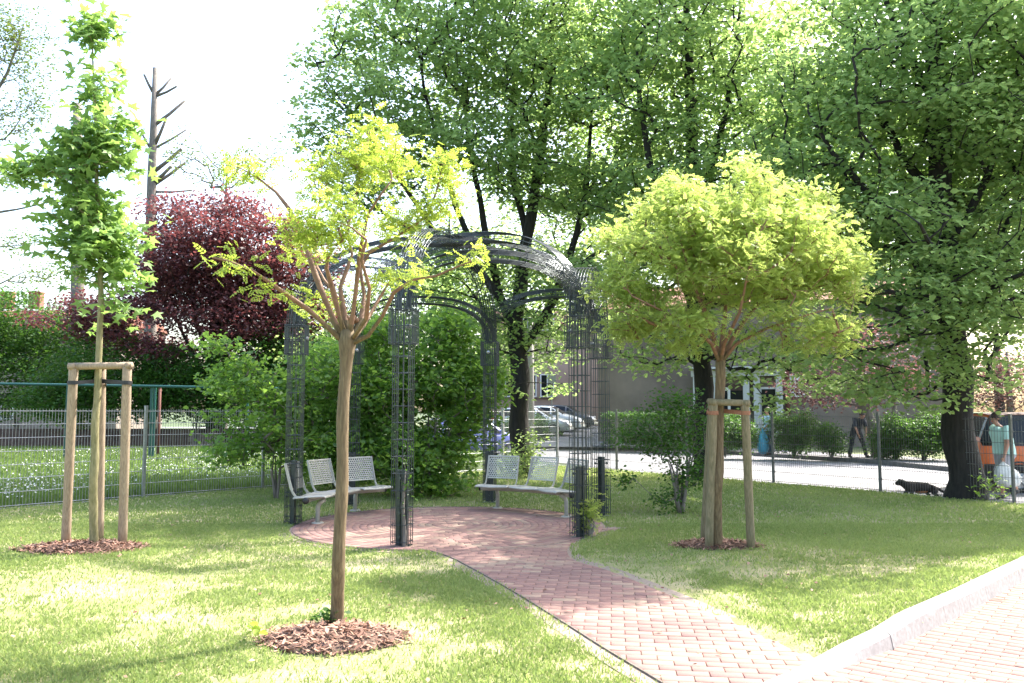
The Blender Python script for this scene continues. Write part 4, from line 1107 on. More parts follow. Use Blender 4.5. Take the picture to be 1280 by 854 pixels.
# --- lime trees along the street fence
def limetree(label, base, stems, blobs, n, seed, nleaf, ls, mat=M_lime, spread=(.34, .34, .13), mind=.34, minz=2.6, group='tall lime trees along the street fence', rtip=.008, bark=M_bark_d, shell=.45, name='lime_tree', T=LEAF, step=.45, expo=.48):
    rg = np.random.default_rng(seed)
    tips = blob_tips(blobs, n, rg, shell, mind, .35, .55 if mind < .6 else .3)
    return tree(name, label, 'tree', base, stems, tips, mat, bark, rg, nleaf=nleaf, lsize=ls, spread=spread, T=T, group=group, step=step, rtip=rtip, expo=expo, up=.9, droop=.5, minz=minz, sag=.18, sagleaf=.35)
DC = 15.55; bC = P(1207, 620, DC); bC.z = 0
stC = [([bC] + pl((1206, 600, DC), (1200, 540, DC), (1195, 470, DC), (1185, 380, DC), (1178, 280, DC), (1172, 180, DC), (1168, 80, DC), (1163, -30, DC), (1160, -130, DC)), [.36, .31, .275, .265, .255, .23, .20, .17, .12, .06])]
for pts, dd, rd_ in [
 (((1188, 400), (1150, 330), (1120, 285), (1080, 235), (1040, 190), (1010, 140)), (0, -.4, -.7, -1.0, -1.1, -1.1), (.13, .11, .085, .065, .045, .02)),
 (((1180, 310), (1210, 270), (1235, 220), (1255, 150), (1270, 90)), (0, -.2, -.4, -.5, -.6), (.11, .085, .065, .045, .02)),
 (((1175, 250), (1130, 200), (1100, 140), (1070, 60), (1050, -20)), (0, .3, .5, .6, .7), (.10, .08, .06, .045, .02)),
 (((1172, 190), (1200, 120), (1220, 50), (1240, -30)), (0, .2, .4, .5), (.10, .075, .05, .025)),
 (((1170, 130), (1130, 60), (1100, -20), (1080, -80)), (0, -.3, -.4, -.5), (.09, .07, .045, .02)),
 (((1190, 420), (1220, 380), (1260, 350), (1310, 330)), (0, -.8, -1.5, -2.0), (.09, .065, .045, .02)),
 (((1186, 380), (1150, 370), (1110, 365), (1060, 370)), (0, -.9, -1.6, -2.0), (.08, .06, .04, .02)),
 (((1184, 360), (1180, 330), (1160, 300), (1150, 280)), (0, -1.2, -2.2, -3.0), (.09, .06, .04, .02)),
 (((1180, 300), (1190, 260), (1180, 220), (1170, 200)), (0, 1.2, 2.4, 3.3), (.09, .06, .04, .02))]:
    stC.append(([P(x, y, DC + e) for (x, y), e in zip(pts, dd)], list(rd_)))
blC = [B(1180, 95, DC, 2.7, 3.2, 2.4), B(1060, 160, DC, 1.9, 2.6, 2.0), B(1270, 150, DC, 1.9, 2.6, 2.6), B(1105, 310, DC - .8, 1.45, 2.0, 1.3), B(1255, 340, DC - .6, 1.5, 2.2, 1.4), B(1175, 390, DC - 1.2, 1.5, 1.3, 1.0, 1.2), B(1140, 470, DC - 1.0, .85, .9, .45, 1.4), B(1200, 450, DC - 1.5, .6, .5, .4),
       B(1055, 430, DC - .8, .8, .9, .45), B(1265, 455, DC - .8, .55, 1.0, .4, 1.2), ((10.6, 19.2, 6.5), (2.9, 2.3, 2.6), 1), ((11.0, 16.0, 9.0), (2.5, 2.5, 2.5), .6), B(1160, -60, DC, 2.3, 2.6, 1.8), B(1000, 240, DC - .2, 1.1, 1.5, 1.3), B(1090, 480, DC + .5, .7, .8, .3), B(1190, 495, DC - 1.2, .4, .4, .18, 2)]  # lobe reaching over the street added to shade the lawn strip by the fence
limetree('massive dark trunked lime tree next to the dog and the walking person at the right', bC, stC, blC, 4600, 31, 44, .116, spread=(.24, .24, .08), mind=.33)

DB = 19.6; bB = P(878, 600, DB); bB.z = 0
stB = [([bB] + pl((879, 560, DB), (880, 500, DB), (876, 440, DB), (868, 380, DB), (862, 300, DB), (866, 200, DB), (862, 100, DB), (858, 0, DB), (855, -90, DB)), [.27, .24, .22, .21, .20, .18, .15, .12, .08, .04])]
for pts, dd, rd_ in [
 (((872, 400), (905, 340), (935, 270), (960, 190), (975, 110)), (0, .3, .5, .6, .6), (.13, .10, .08, .06, .03)),
 (((866, 360), (835, 300), (815, 220), (800, 130), (795, 50)), (0, -.3, -.5, -.6, -.7), (.13, .11, .085, .06, .03)),
 (((864, 300), (885, 230), (905, 150), (920, 60), (930, -40)), (0, -.3, -.5, -.6, -.7), (.11, .09, .07, .05, .02)),
 (((870, 390), (850, 350), (820, 330), (780, 300)), (0, -1.2, -2, -2.6), (.09, .07, .05, .02)),
 (((870, 390), (890, 360), (920, 330), (970, 310)), (0, -1, -1.6, -2), (.08, .06, .045, .02))]:
    stB.append(([P(x, y, DB + e) for (x, y), e in zip(pts, dd)], list(rd_)))
blB = [B(870, 60, DB, 2.4, 3.0, 2.6), B(960, 150, DB + .3, 2.0, 2.6, 2.2), B(790, 150, DB, 1.9, 2.4, 2.0), B(870, 250, DB, 2.6, 2.6, 1.4), B(790, 320, DB - .5, 1.5, 1.8, 1.1), B(960, 330, DB, 1.6, 2.0, 1.2), ((7.4, 21.8, 7.0), (2.6, 2.3, 2.5), 1), B(870, -70, DB, 2.2, 2.4, 1.6),  # extra lobe beyond the fence, placed to throw shade on the back lawn
       B(960, 440, DB - .5, 1.1, 1.2, .42, 1.4), B(880, 420, DB - .8, 1.0, 1.2, .5), B(1010, 450, DB - .5, .9, 1.2, .35), B(820, 450, DB - .5, .75, .9, .32), B(790, 420, DB - .3, .8, .9, .45, 1.3), B(760, 440, DB - .3, .4, .7, .3), B(1040, 470, DB - .5, .8, 1.0, .3), B(960, 495, DB - 1.5, .40, .3, .35, 2.6), B(925, 465, DB - .8, .6, .6, .25)]
limetree('dark trunked lime tree behind the staked robinia in front of the entrance', bB, stB, blB, 3400, 32, 44, .128, spread=(.24, .24, .09), mind=.40)

DA = 21.6; bA = P(650, 590, DA); bA.z = 0
stA = [([bA] + pl((650, 560, DA), (650, 500, DA), (648, 450, DA), (645, 400, DA), (655, 320, DA), (672, 220, DA), (685, 120, DA), (690, 20, DA), (695, -80, DA)), [.30, .26, .245, .25, .20, .16, .13, .10, .07, .03])]
for pts, dd, rd_ in [
 (((650, 440), (672, 410), (690, 380), (705, 340), (722, 290), (735, 220), (740, 130)), (0, -.2, -.3, -.4, -.5, -.5, -.5), (.15, .12, .11, .10, .08, .06, .03)),
 (((646, 420), (625, 370), (612, 320), (600, 250), (585, 180), (578, 100)), (0, .2, .3, .4, .4, .4), (.14, .11, .095, .08, .055, .03)),
 (((646, 400), (600, 340), (560, 305), (530, 290), (490, 275), (450, 240)), (0, -.4, -.7, -.9, -1.1, -1.3), (.12, .10, .08, .07, .05, .02)),
 (((600, 330), (570, 260), (550, 190), (530, 110), (520, 40)), (.3, 0, -.3, -.5, -.6), (.09, .075, .055, .04, .02)),
 (((550, 300), (510, 240), (470, 180), (430, 130), (400, 90)), (-.8, -.9, -1.0, -1.1, -1.2), (.07, .055, .045, .03, .015)),
 (((660, 300), (640, 220), (640, 130), (650, 40)), (0, .5, .8, 1.0), (.10, .08, .05, .02)),
 (((700, 350), (740, 320), (780, 300)), (-.4, -.8, -1.0), (.07, .05, .02))]:
    stA.append(([P(x, y, DA + e) for (x, y), e in zip(pts, dd)], list(rd_)))
blA = [B(560, 60, DA, 2.1, 2.6, 2.4), B(680, 60, DA, 2.4, 2.8, 2.8), B(510, 150, DA - .5, 1.7, 2.2, 1.7), B(600, 200, DA, 2.1, 2.4, 1.6), B(700, 230, DA, 2.0, 2.2, 1.8), B(450, 45, DA, .95, 1.5, 1.0), B(415, 150, DA - .8, 1.0, 1.2, 1.3, .8), B(395, 75, DA - .6, .45, .6, .4), B(375, 160, DA - .8, .35, .5, .5), B(450, 230, DA - .8, 1.0, 1.2, .8),
       B(560, 300, DA - .6, 1.6, 1.4, .75), B(690, 340, DA - .4, 1.3, 1.5, 1.0), B(690, 420, DA - .6, .75, .9, .75, 1.3), B(620, 400, DA - .3, 1.1, 1.0, .9), B(700, 480, DA - .6, .30, .5, .28, 2.4), B(600, 480, DA - .5, .8, .8, .5), B(640, -80, DA, 2.5, 2.6, 1.6), B(520, 0, DA, 1.5, 1.8, 1.2), B(740, 400, DA - .5, .6, .7, .6), B(755, 200, DA, 1.3, 1.8, 1.4), B(690, 170, DA + 1, 2.2, 1.5, 1.4, 1.2), B(700, 290, DA + .8, 1.6, 1.4, .9, 1.3), B(630, 330, DA + .5, 1.2, 1.2, .6, 1.2), B(560, 350, DA + .6, 1.6, 1.2, .8, 1.4), B(680, 300, DA - .8, 1.5, .8, .9, 1.3), B(620, 270, DA - .8, 1.3, .9, .9, 1.3), B(730, 340, DA - .6, 1.0, .9, .8, 1.3)]
limetree('lime tree with forked dark trunk behind the right curved bench', bA, stA, blA, 4800, 33, 46, .128, spread=(.24, .24, .09), mind=.40, mat=M_lime)

# trees standing beyond the street
def backtree(label, px, D, blobs, n, seed, nleaf, ls, mat, name='street_tree', tr=.22, bark=M_bark_d, bend=(0, 0), mind=.55, spread=(.5, .5, .2), pts=None, minz=2.5, group='trees beyond the street'):
    b = P(px, 520, D); b.z = -.1
    st = [(pts or [b, Vector((b.x + bend[0] * .3, D, 3)), Vector((b.x + bend[0], D, 6.5)), Vector((b.x + bend[0] * 1.3, D, 10))], [tr, tr * .8, tr * .55, tr * .2])]
    return limetree(label, b, st, blobs, n, seed, nleaf, ls, mat, spread, mind, minz, group, .012, bark, name=name)
backtree('light green tree beyond the street seen between the two middle lime trunks', 760, 62, [B(760, 100, 62, 8, 5, 9), B(720, 260, 62, 7, 4, 5), B(830, 250, 62, 7, 4, 5)], 1000, 41, 34, .30, M_limeb, mind=1.0, spread=(.75, .75, .35), tr=.35)
backtree('tall green tree beyond the street behind the entrance porch', 960, 60, [B(1000, 130, 60, 9, 5, 9), B(920, 290, 60, 7, 4, 5), B(1060, 310, 60, 8, 4, 5)], 1000, 42, 34, .30, M_limeb, mind=1.0, spread=(.75, .75, .35), tr=.35)
backtree('green tree beyond the street right of the massive lime tree', 1250, 58, [B(1270, 170, 58, 8, 5, 9), B(1230, 350, 58, 8, 4, 5), B(1130, 380, 58, 6, 3, 3), B(1270, 430, 58, 5, 3, 3)], 900, 43, 34, .29, M_limeb, mind=1.0, spread=(.75, .75, .35), tr=.35)
backtree('broad green tree left of the forked lime trunk beyond the street', 560, 36, [B(600, 330, 36, 3.6, 2.5, 2.2), B(690, 380, 37, 3, 2, 1.6), B(560, 360, 36, 4.2, 3, 2.6), B(520, 430, 36, 5.2, 3, 2.0), B(600, 450, 36, 3.0, 3, 1.5), B(470, 380, 36, 2.6, 3, 2)], 1300, 44, 36, .17, M_limeb, minz=1.5)
# plum with leaning trunk
D = 29.5; a = P(1100, 572, D); a.z = -.01
pts = [a] + pl((1092, 540, D), (1078, 505, D), (1066, 470, D), (1062, 430, D), (1058, 380, D))
rg = np.random.default_rng(50)
tree('plum_tree', 'purple leaved tree with leaning mossy trunk beside the person in dark clothes', 'tree', a, [(pts, [.30, .25, .22, .19, .12, .05]), (pl((1092, 540, D), (1118, 515, D), (1120, 480, D), (1124, 440, D)), [.11, .09, .07, .03])],
     blob_tips([B(1040, 475, D, 1.7, 1.6, 1.0), B(1010, 490, D, 1.0, 1.2, .6), B(1070, 430, D, 1.7, 1.6, .9), B(1120, 470, D, 1.3, 1.2, .7), B(1085, 500, D - .4, .8, .8, .3)], 520, rg, .5, .25), M_plum, M_bark_g, rg,
     nleaf=24, lsize=.09, spread=(.22, .22, .12), step=.4, rtip=.006, up=.4, droop=.5, minz=1.7)
rg = np.random.default_rng(51); D = 34; a = P(1262, 560, D); a.z = 0
tree('plum_tree', 'pinkish purple leaved tree far behind the orange vehicle', 'tree', a, [([a] + pl((1262, 500, D), (1258, 440, D)), [.16, .12, .05])],
     blob_tips([B(1262, 470, D, 1.8, 1.5, 1.0), B(1240, 500, D, 1.2, 1.2, .5)], 260, rg, .5, .3), M_plum, M_bark_g, rg, nleaf=26, lsize=.11, spread=(.25, .25, .14), step=.4, rtip=.006, minz=1.4)

KS = 1.27
def BK(px, py, D, rx, ry, rz, w_=1.0): return B(px, py, D * KS, rx * KS, ry * KS, rz * KS, w_)
# --- copper beech and the dark belt at the left
rg = np.random.default_rng(61); D = 31; a = P(268, 553, D * KS); a.z = 0
stC = [([a] + pl((266, 480, D * KS), (270, 400, D * KS), (272, 320, D * KS), (275, 260, D * KS)), [.36, .32, .25, .15, .06])]
for pts in (((266, 490), (230, 420), (200, 350)), ((268, 470), (310, 400), (345, 330)), ((268, 480), (240, 380), (225, 300)), ((268, 450), (300, 350), (315, 280))):
    stC.append((pl(*[(x, y, D * KS) for x, y in pts]), [.12, .08, .03]))
bl = [BK(270, 320, D, 2.6, 2.6, 2.3), BK(110, 400, D, 1.6, 1.6, .8, 1.3), BK(400, 350, D, 1.0, 1.4, 1.2), BK(200, 420, D, 2.6, 2, 1.2), BK(215, 345, D, 2.0, 2.2, 1.9), BK(325, 335, D, 1.9, 2.2, 2.0), BK(370, 300, D, 1.0, 1.4, 1.0), BK(270, 410, D - .4, 3.8, 2.4, 1.7), BK(160, 400, D, 1.8, 2.0, 1.2), BK(90, 400, D, 1.4, 1.8, .75), BK(370, 400, D, 1.8, 2, 1.6), BK(210, 262, D, .9, 1.2, .5), BK(300, 258, D, 1.1, 1.2, .45), BK(300, 460, D, 3.0, 2.0, .9, .6)]
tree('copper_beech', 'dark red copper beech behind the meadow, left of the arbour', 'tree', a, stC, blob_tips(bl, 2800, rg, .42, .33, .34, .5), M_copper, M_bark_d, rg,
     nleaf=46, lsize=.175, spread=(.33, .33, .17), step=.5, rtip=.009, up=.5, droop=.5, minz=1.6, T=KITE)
def shrub(name, label, px, py, D, blobs, n, seed, nleaf, ls, mat, stems=5, bark=M_bark_g, spread=(.14, .14, .1), mind=.12, group=None, T=LEAF, h=.8, rtip=.0035, step=.25, up=.6, droop=.5, z0=0.0, cat='shrub', wstem=.3, shell=.5):
    rg = np.random.default_rng(seed); b = P(px, py, D); b.z = z0; st = []
    for i in range(stems):
        a_ = 2 * math.pi * i / stems + rg.uniform(-.4, .4); r_ = wstem * (0 if stems == 1 else rg.uniform(.4, 1))
        e = Vector((b.x + r_ * math.cos(a_), b.y + r_ * math.sin(a_), b.z + h * rg.uniform(.7, 1.1))); s_ = Vector((b.x + .15 * r_ * math.cos(a_), b.y + .15 * r_ * math.sin(a_), b.z))
        st.append(([s_, s_.lerp(e, .5) + Vector((rg.normal() * .03, rg.normal() * .03, .03)), e], [.022 + .01 * h, .018 + .006 * h, .010]))
    return tree(name, label, cat, b, st, blob_tips(blobs, int(n * 1.25), rg, shell, mind, .34 if mind < .3 else .12, 1.3), mat, bark, rg, nleaf=nleaf, lsize=ls, spread=spread, T=T, group=group, step=step, rtip=rtip, expo=.45, up=up, droop=droop, minz=b.z + .1, sag=.15, trunk_sides=8, crown='foliage')
# belt of dark bushes under and beside the beech
g_ = 'bushes along the back of the meadow'
shrub('bush', 'sunlit bright green bush at the far left edge behind the dark green fence', 20, 553, 34 * KS, [BK(10, 418, 34, 2.6, 2, 1.9), BK(60, 450, 34, 2.0, 2, 1.4), BK(-40, 430, 34, 2.0, 2, 2.0), BK(20, 500, 34, 3.4, 1.6, .8), BK(70, 410, 34, 2.0, 1.5, .8), BK(120, 415, 34, 1.6, 1.5, .8)], 1100, 71, 40, .165, M_shrub, h=2, spread=(.33, .33, .18), mind=.34, group=g_, T=KITE)
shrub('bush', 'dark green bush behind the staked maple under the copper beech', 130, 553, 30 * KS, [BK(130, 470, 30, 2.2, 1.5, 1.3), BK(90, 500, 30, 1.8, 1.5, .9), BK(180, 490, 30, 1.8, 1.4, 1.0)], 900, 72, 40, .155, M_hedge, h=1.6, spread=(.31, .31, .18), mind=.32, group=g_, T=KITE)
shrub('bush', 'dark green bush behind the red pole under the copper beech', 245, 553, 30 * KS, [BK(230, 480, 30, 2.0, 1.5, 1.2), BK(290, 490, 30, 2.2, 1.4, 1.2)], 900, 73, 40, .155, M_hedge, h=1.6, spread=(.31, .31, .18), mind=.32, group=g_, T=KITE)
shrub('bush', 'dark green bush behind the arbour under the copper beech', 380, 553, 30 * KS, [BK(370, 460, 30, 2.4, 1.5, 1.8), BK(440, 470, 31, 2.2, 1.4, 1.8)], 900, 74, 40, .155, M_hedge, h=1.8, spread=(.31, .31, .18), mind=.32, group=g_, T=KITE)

# big bushes just behind the arbour
rgb = 'leafy bushes behind the arbour'
shrub('hornbeam_bush', 'bright sunlit leafy bush with a crooked stem left of the arbour', 345, 622, 15.4, [B(300, 500, 15.4, .75, .8, .65), B(350, 520, 15.4, .75, .9, .85), B(400, 470, 15.6, .7, .7, .5), B(270, 430, 15.2, .42, .4, .14, 1.6), B(300, 455, 15.2, .4, .4, .22), B(390, 560, 15.4, .55, .6, .5), B(265, 500, 15.2, .35, .4, .3), B(290, 560, 15.2, .45, .5, .35), B(410, 440, 15.8, .35, .4, .25)],
      900, 81, 17, .095, M_bush, stems=3, h=1.0, group=rgb, spread=(.13, .13, .07), mind=.13, wstem=.15, z0=0)
shrub('hornbeam_bush', 'large dense dark green bush behind the front left arbour post', 540, 612, 16.0, [B(480, 500, 16.2, .9, .9, 1.0), B(560, 490, 16.4, 1.0, 1.0, 1.1), B(520, 570, 15.9, 1.15, .9, .65), B(470, 420, 16.4, .6, .7, .4), B(560, 410, 16.4, .6, .7, .4), B(450, 560, 15.9, .6, .7, .6), B(590, 520, 16.2, .55, .7, .9, .5), B(600, 470, 16.4, .5, .7, .5), B(535, 605, 15.6, .75, .5, .28, 1.3)],
      1800, 82, 19, .105, M_bush, stems=6, h=1.6, group=rgb, spread=(.14, .14, .08), mind=.14)
shrub('hornbeam_bush', 'tall leafy bush rising behind the left curved bench', 420, 618, 17.4, [B(430, 480, 17.4, .9, .9, .9), B(420, 560, 17.2, 1.1, .8, .8), B(380, 540, 17.3, .6, .8, .6)],
      900, 83, 19, .105, M_bush, stems=5, h=1.4, group=rgb, spread=(.14, .14, .08), mind=.15)
shrub('shrub', 'loose airy shrub left of the mossy stakes in front of the street fence', 850, 640, 13.2, [B(845, 540, 13.4, .75, .6, .6, .9), B(800, 560, 13.4, .45, .5, .3, .7), B(860, 590, 13.2, .4, .4, .4, .8), B(800, 545, 13.6, .5, .4, .25), B(850, 500, 13.4, .45, .4, .25), B(840, 625, 13.1, .35, .3, .15), B(780, 600, 13.3, .15, .2, .15)],
      520, 84, 11, .055, M_shrub, stems=7, h=.9, spread=(.07, .07, .06), mind=.08, rtip=.002, step=.15, wstem=.25)
shrub('shrub', 'small bright leafed shoot at the foot of the forked lime trunk', 662, 592, 20.4, [B(664, 560, 20.4, .22, .3, .45), B(660, 585, 20.3, .5, .3, .16), B(640, 580, 20.4, .5, .4, .3)], 130, 85, 14, .085, M_limeb, stems=3, h=.5)
shrub('shrub', 'small green shoots at the foot of the massive lime tree', 1232, 617, 15.0, [B(1234, 605, 15.0, .18, .15, .13), B(1240, 612, 15.0, .25, .15, .08)], 40, 86, 14, .07, M_bush, stems=3, h=.15, wstem=.08)
# creeper at the right front arbour post
shrub('climbing_plant', 'feathery young climbing plant at the foot of the right front arbour post', 736, 668, 10.7, [B(738, 636, 10.7, .13, .1, .16), B(732, 655, 10.7, .08, .08, .15), B(742, 615, 10.8, .06, .06, .1)], 46, 87, 8, .075, M_robinia2, stems=2, h=.3, wstem=.05, spread=(.05, .05, .04), mind=.03, T=PINN, rtip=.0015, step=.1, cat='climbing plant')
shrub('climbing_plant', 'sparse young climbing plant inside the front left arbour post', 506, 683, 9.95, [B(508, 610, 9.95, .05, .05, .4), B(505, 560, 9.95, .05, .05, .3)], 30, 88, 5, .04, M_shrub, stems=1, h=.9, spread=(.03, .03, .05), mind=.05, rtip=.0015, step=.1, cat='climbing plant')

# street-side bushes and hedges beyond the road
gs = 'bushes on the verge beyond the street'
for (lab, px, py, D, bl, n, sd_) in [
 ('rounded green bush on the verge left of the person with a blue bag', 905, 568, 30.5, [B(905, 540, 30.5, .6, .6, .65), B(930, 545, 30.5, .5, .6, .5)], 420, 91),
 ('yellow topped green bush on the verge right of the person with a blue bag', 992, 570, 30.0, [B(990, 545, 30, .75, .7, .6), B(975, 530, 30, .5, .5, .35), B(1000, 525, 30, .5, .5, .3)], 520, 92),
 ('low loose bush on the verge left of the person in dark clothes', 1040, 572, 29.2, [B(1040, 552, 29.2, .5, .5, .4), B(1030, 540, 29.2, .5, .5, .3)], 260, 93),
 ('dark green bush on the verge right of the leaning trunk', 1120, 578, 28.0, [B(1118, 545, 28, .6, .6, .7), B(1105, 555, 28, .4, .4, .45)], 420, 94),
 ('wide twiggy bush on the verge left of the massive lime trunk', 1155, 578, 27.4, [B(1150, 548, 27.4, .85, .7, .6), B(1170, 540, 27.4, .6, .6, .6)], 520, 95)]:
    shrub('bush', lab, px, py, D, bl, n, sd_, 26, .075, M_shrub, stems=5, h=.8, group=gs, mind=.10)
def hedge(label, a, b, dep, h, seed, n, mat=M_hedge, ls=.06, group=None, z0=0.0):
    rg = np.random.default_rng(seed); a = Vector(a); b = Vector(b); L_ = (b - a).length; d = (b - a) / L_; nn = Vector((-d.y, d.x, 0))
    root = empty('hedge', ((a + b) / 2), label, 'hedge', group); c = root.location
    s = rg.uniform(-L_ / 2, L_ / 2, n); f_ = rg.integers(0, 3, n); v = rg.uniform(-.5, .5, n) * dep; z = rg.uniform(.03, h, n)
    lump = .08 * (vnoise(s * 3 + 50, z * 3 + 20, 1, seed) - .5) * 2
    v = np.where(f_ == 0, -dep / 2 - lump + rg.normal(size=n) * .05, v); z = np.where(f_ == 1, h + lump + rg.normal(size=n) * .05, z)
    C = np.stack([s * d.x + v * nn.x, s * d.y + v * nn.y, z], 1)
    V, Fc, t = leaves_np(C, KITE, ls, rg, up=.3); fast('foliage', V, Fc, mat, root, tint=t)
    m = MB()
    for k_ in range(int(L_ / .35)):
        u = -L_ / 2 + .2 + k_ * .35; p_ = d * u; m.tube([p_ + Vector((0, 0, -.1)), p_ + d * .05 + Vector((0, 0, h * .5)), p_ + d * -.08 + Vector((0, 0, h * .9))], [.03, .02, .01], 6)
    m.build('stem', M_bark_g, root)
    return root
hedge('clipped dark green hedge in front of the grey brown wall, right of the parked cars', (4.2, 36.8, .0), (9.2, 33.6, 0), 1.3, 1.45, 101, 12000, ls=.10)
shrub('bush', 'low mounded green bush at the corner left of the silver parked car', 668, 545, 42.5, [B(668, 535, 42.5, 1.3, .9, .55), B(655, 530, 42.5, .8, .8, .6)], 500, 102, 30, .10, M_shrub, stems=4, h=.5, z0=.15)

# pollarded tall trunks against the sky
def deadtree(label, px, D, trunkpx, limbs, seed):
    b = P(px, 550, D); b.z = 0; root = empty('bare_tree', b, label, 'tree', 'bare pollarded trunks against the sky'); m = MB()
    pts = [Vector((0, 0, -.1))] + [P(x, y, D) - b for x, y, _ in trunkpx]; m.tube(pts, [trunkpx[0][2] * 1.5] + [t[2] * 1.4 for t in trunkpx], 12); m.build('trunk', M_bark_g, root, smooth=True)
    for (x0, y0), (x1, y1), r_, dd in limbs:
        m = MB(); a = P(x0, y0, D) - b; e = P(x1, y1, D + dd) - b; m.tube([a, a.lerp(e, .5) + Vector((0, 0, -.05)), e], [r_ * .95, r_ * .75, r_ * .62], 8); m.build('limb', M_bark_g, root, smooth=True)
deadtree('bare pollarded trunk with cut off limbs above the copper beech', 188, 46, [(188, 480, .24), (188, 300, .21), (190, 220, .18), (192, 160, .14), (194, 85, .09)],
         [((191, 115), (180, 93), .10, -.3), ((195, 118), (214, 98), .09, .3), ((196, 120), (221, 108), .09, -.4), ((194, 156), (231, 126), .12, .4), ((194, 180), (208, 148), .12, -.4), ((194, 185), (233, 162), .08, .5), ((192, 215), (227, 186), .14, -.3), ((191, 232), (232, 203), .12, .3), ((192, 228), (214, 208), .13, -.6), ((190, 240), (240, 238), .08, .3), ((188, 185), (178, 168), .09, -.3)], 1)
deadtree('short bare pollarded trunk hidden behind the maple crown', 97, 47, [(97, 480, .28), (97, 250, .24), (97, 130, .17)], [((97, 175), (78, 158), .08, -.2), ((97, 200), (112, 180), .08, .2)], 2)
# pale thin trees at the far left and above the beech
rg = np.random.default_rng(111); D = 24; a = P(-110, 540, D); a.z = 0
st = [([a] + pl((-100, 400, D), (-80, 250, D), (-60, 100, D), (-40, -40, D)), [.25, .22, .17, .12, .05]), (pl((-85, 280, D), (-30, 270, D), (20, 262, D), (75, 250, D)), [.07, .05, .03, .012]), (pl((-70, 180, D), (-20, 140, D), (10, 90, D), (30, 30, D)), [.08, .06, .04, .015]), (pl((-95, 360, D), (-30, 312, D), (30, 306, D), (80, 296, D)), [.03, .02, .012, .006]), (pl((-85, 250, D), (-20, 225, D), (30, 200, D)), [.05, .035, .012]), (pl((-95, 390, D), (-30, 370, D), (30, 340, D)), [.05, .035, .012])]
tree('birch_tree', 'pale thin leaved tree reaching into the picture at the upper left', 'tree', a, st, blob_tips([B(20, 60, D, 1.1, 1.4, 1.4), B(-20, 150, D, 1.5, 1.4, 1.0), B(40, 130, D, .7, 1, .8), B(10, 220, D, 1.2, 1.2, .5), B(20, 300, D, 1.1, 1.2, .35), B(60, 345, D, 1.2, 1.2, .5), B(-10, 30, D, 1.3, 1.2, 1)], 620, rg, .6, .14), M_pale, M_bark_g, rg,
     nleaf=16, lsize=.085, spread=(.15, .15, .13), T=KITE, step=.3, rtip=.0035, minz=2.5)
rg = np.random.default_rng(112); D = 42; a = P(280, 540, D); a.z = 0
tree('birch_tree', 'pale thin leaved tree top showing just above the copper beech', 'tree', a, [([a] + pl((280, 400, D), (282, 260, D), (284, 190, D)), [.2, .15, .08, .02])], blob_tips([B(280, 215, D, 2.0, 1.5, 1.1), B(235, 190, D, 1.3, 1.5, 1.2), B(330, 200, D, 1.5, 1.5, .9)], 300, rg, .6, .3), M_pale, M_bark_g, rg,
     nleaf=9, lsize=.15, spread=(.25, .25, .2), T=KITE, step=.5, rtip=.008, minz=4)
# ============================================================ buildings
def bpart(mb, name, mat, parent, **k): return mb.build(name, mat, parent, **k)
def wallq(mb, a, b, z0, z1, th=.3, m=0):
    a = Vector((a[0], a[1], 0)); b = Vector((b[0], b[1], 0)); mb.bar(a + Vector((0, 0, (z0 + z1) / 2)), b + Vector((0, 0, (z0 + z1) / 2)), th, z1 - z0, m=m)
bb = empty('apartment_building', (8, 52, 0), 'grey brown rendered building with windows and white entrance beyond the street', 'building')
bo_ = bb.location
D1 = 57.0; D2 = 41.0
xa = P(600, 500, D1).x; xb = P(742, 500, D1).x; xc = P(748, 500, D2).x; xd = P(1190, 500, 35.5).x; yd = 35.5
def LB(x, y, z=0): return Vector((x, y, z)) - bo_
# near wing front runs from (xc, D2) to (xd, yd)
def wf(t): return Vector((xc + (xd - xc) * t, D2 + (yd - D2) * t, 0))
wn = Vector(((yd - D2), -(xd - xc), 0)).normalized(); wdv = (wf(1) - wf(0)).normalized()
if wn.y > 0: wn = -wn
def at_px(px, y_=500):
    d = ray(px, y_); k_ = d[0] / d[1]; # intersect with the wing front
    t = (k_ * D2 - xc) / ((xd - xc) - k_ * (yd - D2)); return t, wf(t)
Hn = 6.6; Hf = 7.4
m = MB()
bk = -wn * 9
def prism(mb, p4, z0, z1):
    vs = [Vector((p.x, p.y, z0)) for p in p4] + [Vector((p.x, p.y, z1)) for p in p4]; mb.add([v - bo_ for v in vs], [(0, 1, 5, 4), (1, 2, 6, 5), (2, 3, 7, 6), (3, 0, 4, 7), (4, 5, 6, 7)])
prism(m, [wf(0), wf(1), wf(1) + bk, wf(0) + bk], -.1, Hn)
m.build('wall', M_wall, bb)
m = MB(); prism(m, [Vector((xa, D1, 0)), Vector((xb + 1.2, D1, 0)), Vector((xb + 1.2, D1 + 8, 0)), Vector((xa, D1 + 8, 0))], .1, Hf); m.build('wall', M_wallp, bb)
m = MB(); e = .35
def gable(mb, a, b, dpt, z, rise, n_):
    q = [a + n_ * e, b + n_ * e, b - n_ * (dpt + e), a - n_ * (dpt + e)]; r1 = (q[0] + q[3]) / 2; r2 = (q[1] + q[2]) / 2
    vs = [Vector((p.x, p.y, z)) for p in q] + [Vector((r1.x, r1.y, z + rise)), Vector((r2.x, r2.y, z + rise))]
    mb.add([v - bo_ for v in vs], [(0, 1, 5, 4), (2, 3, 4, 5), (1, 2, 5), (3, 0, 4), (3, 2, 1, 0)])
gable(m, wf(0), wf(1), 9, Hn + .003, 1.6, wn); m.build('roof', M_rooft, bb)
m = MB(); gable(m, Vector((xa, D1, 0)), Vector((xb + 1.2, D1, 0)), 8, Hf + .003, 1.6, Vector((0, -1, 0))); m.build('roof', M_rooft, bb)
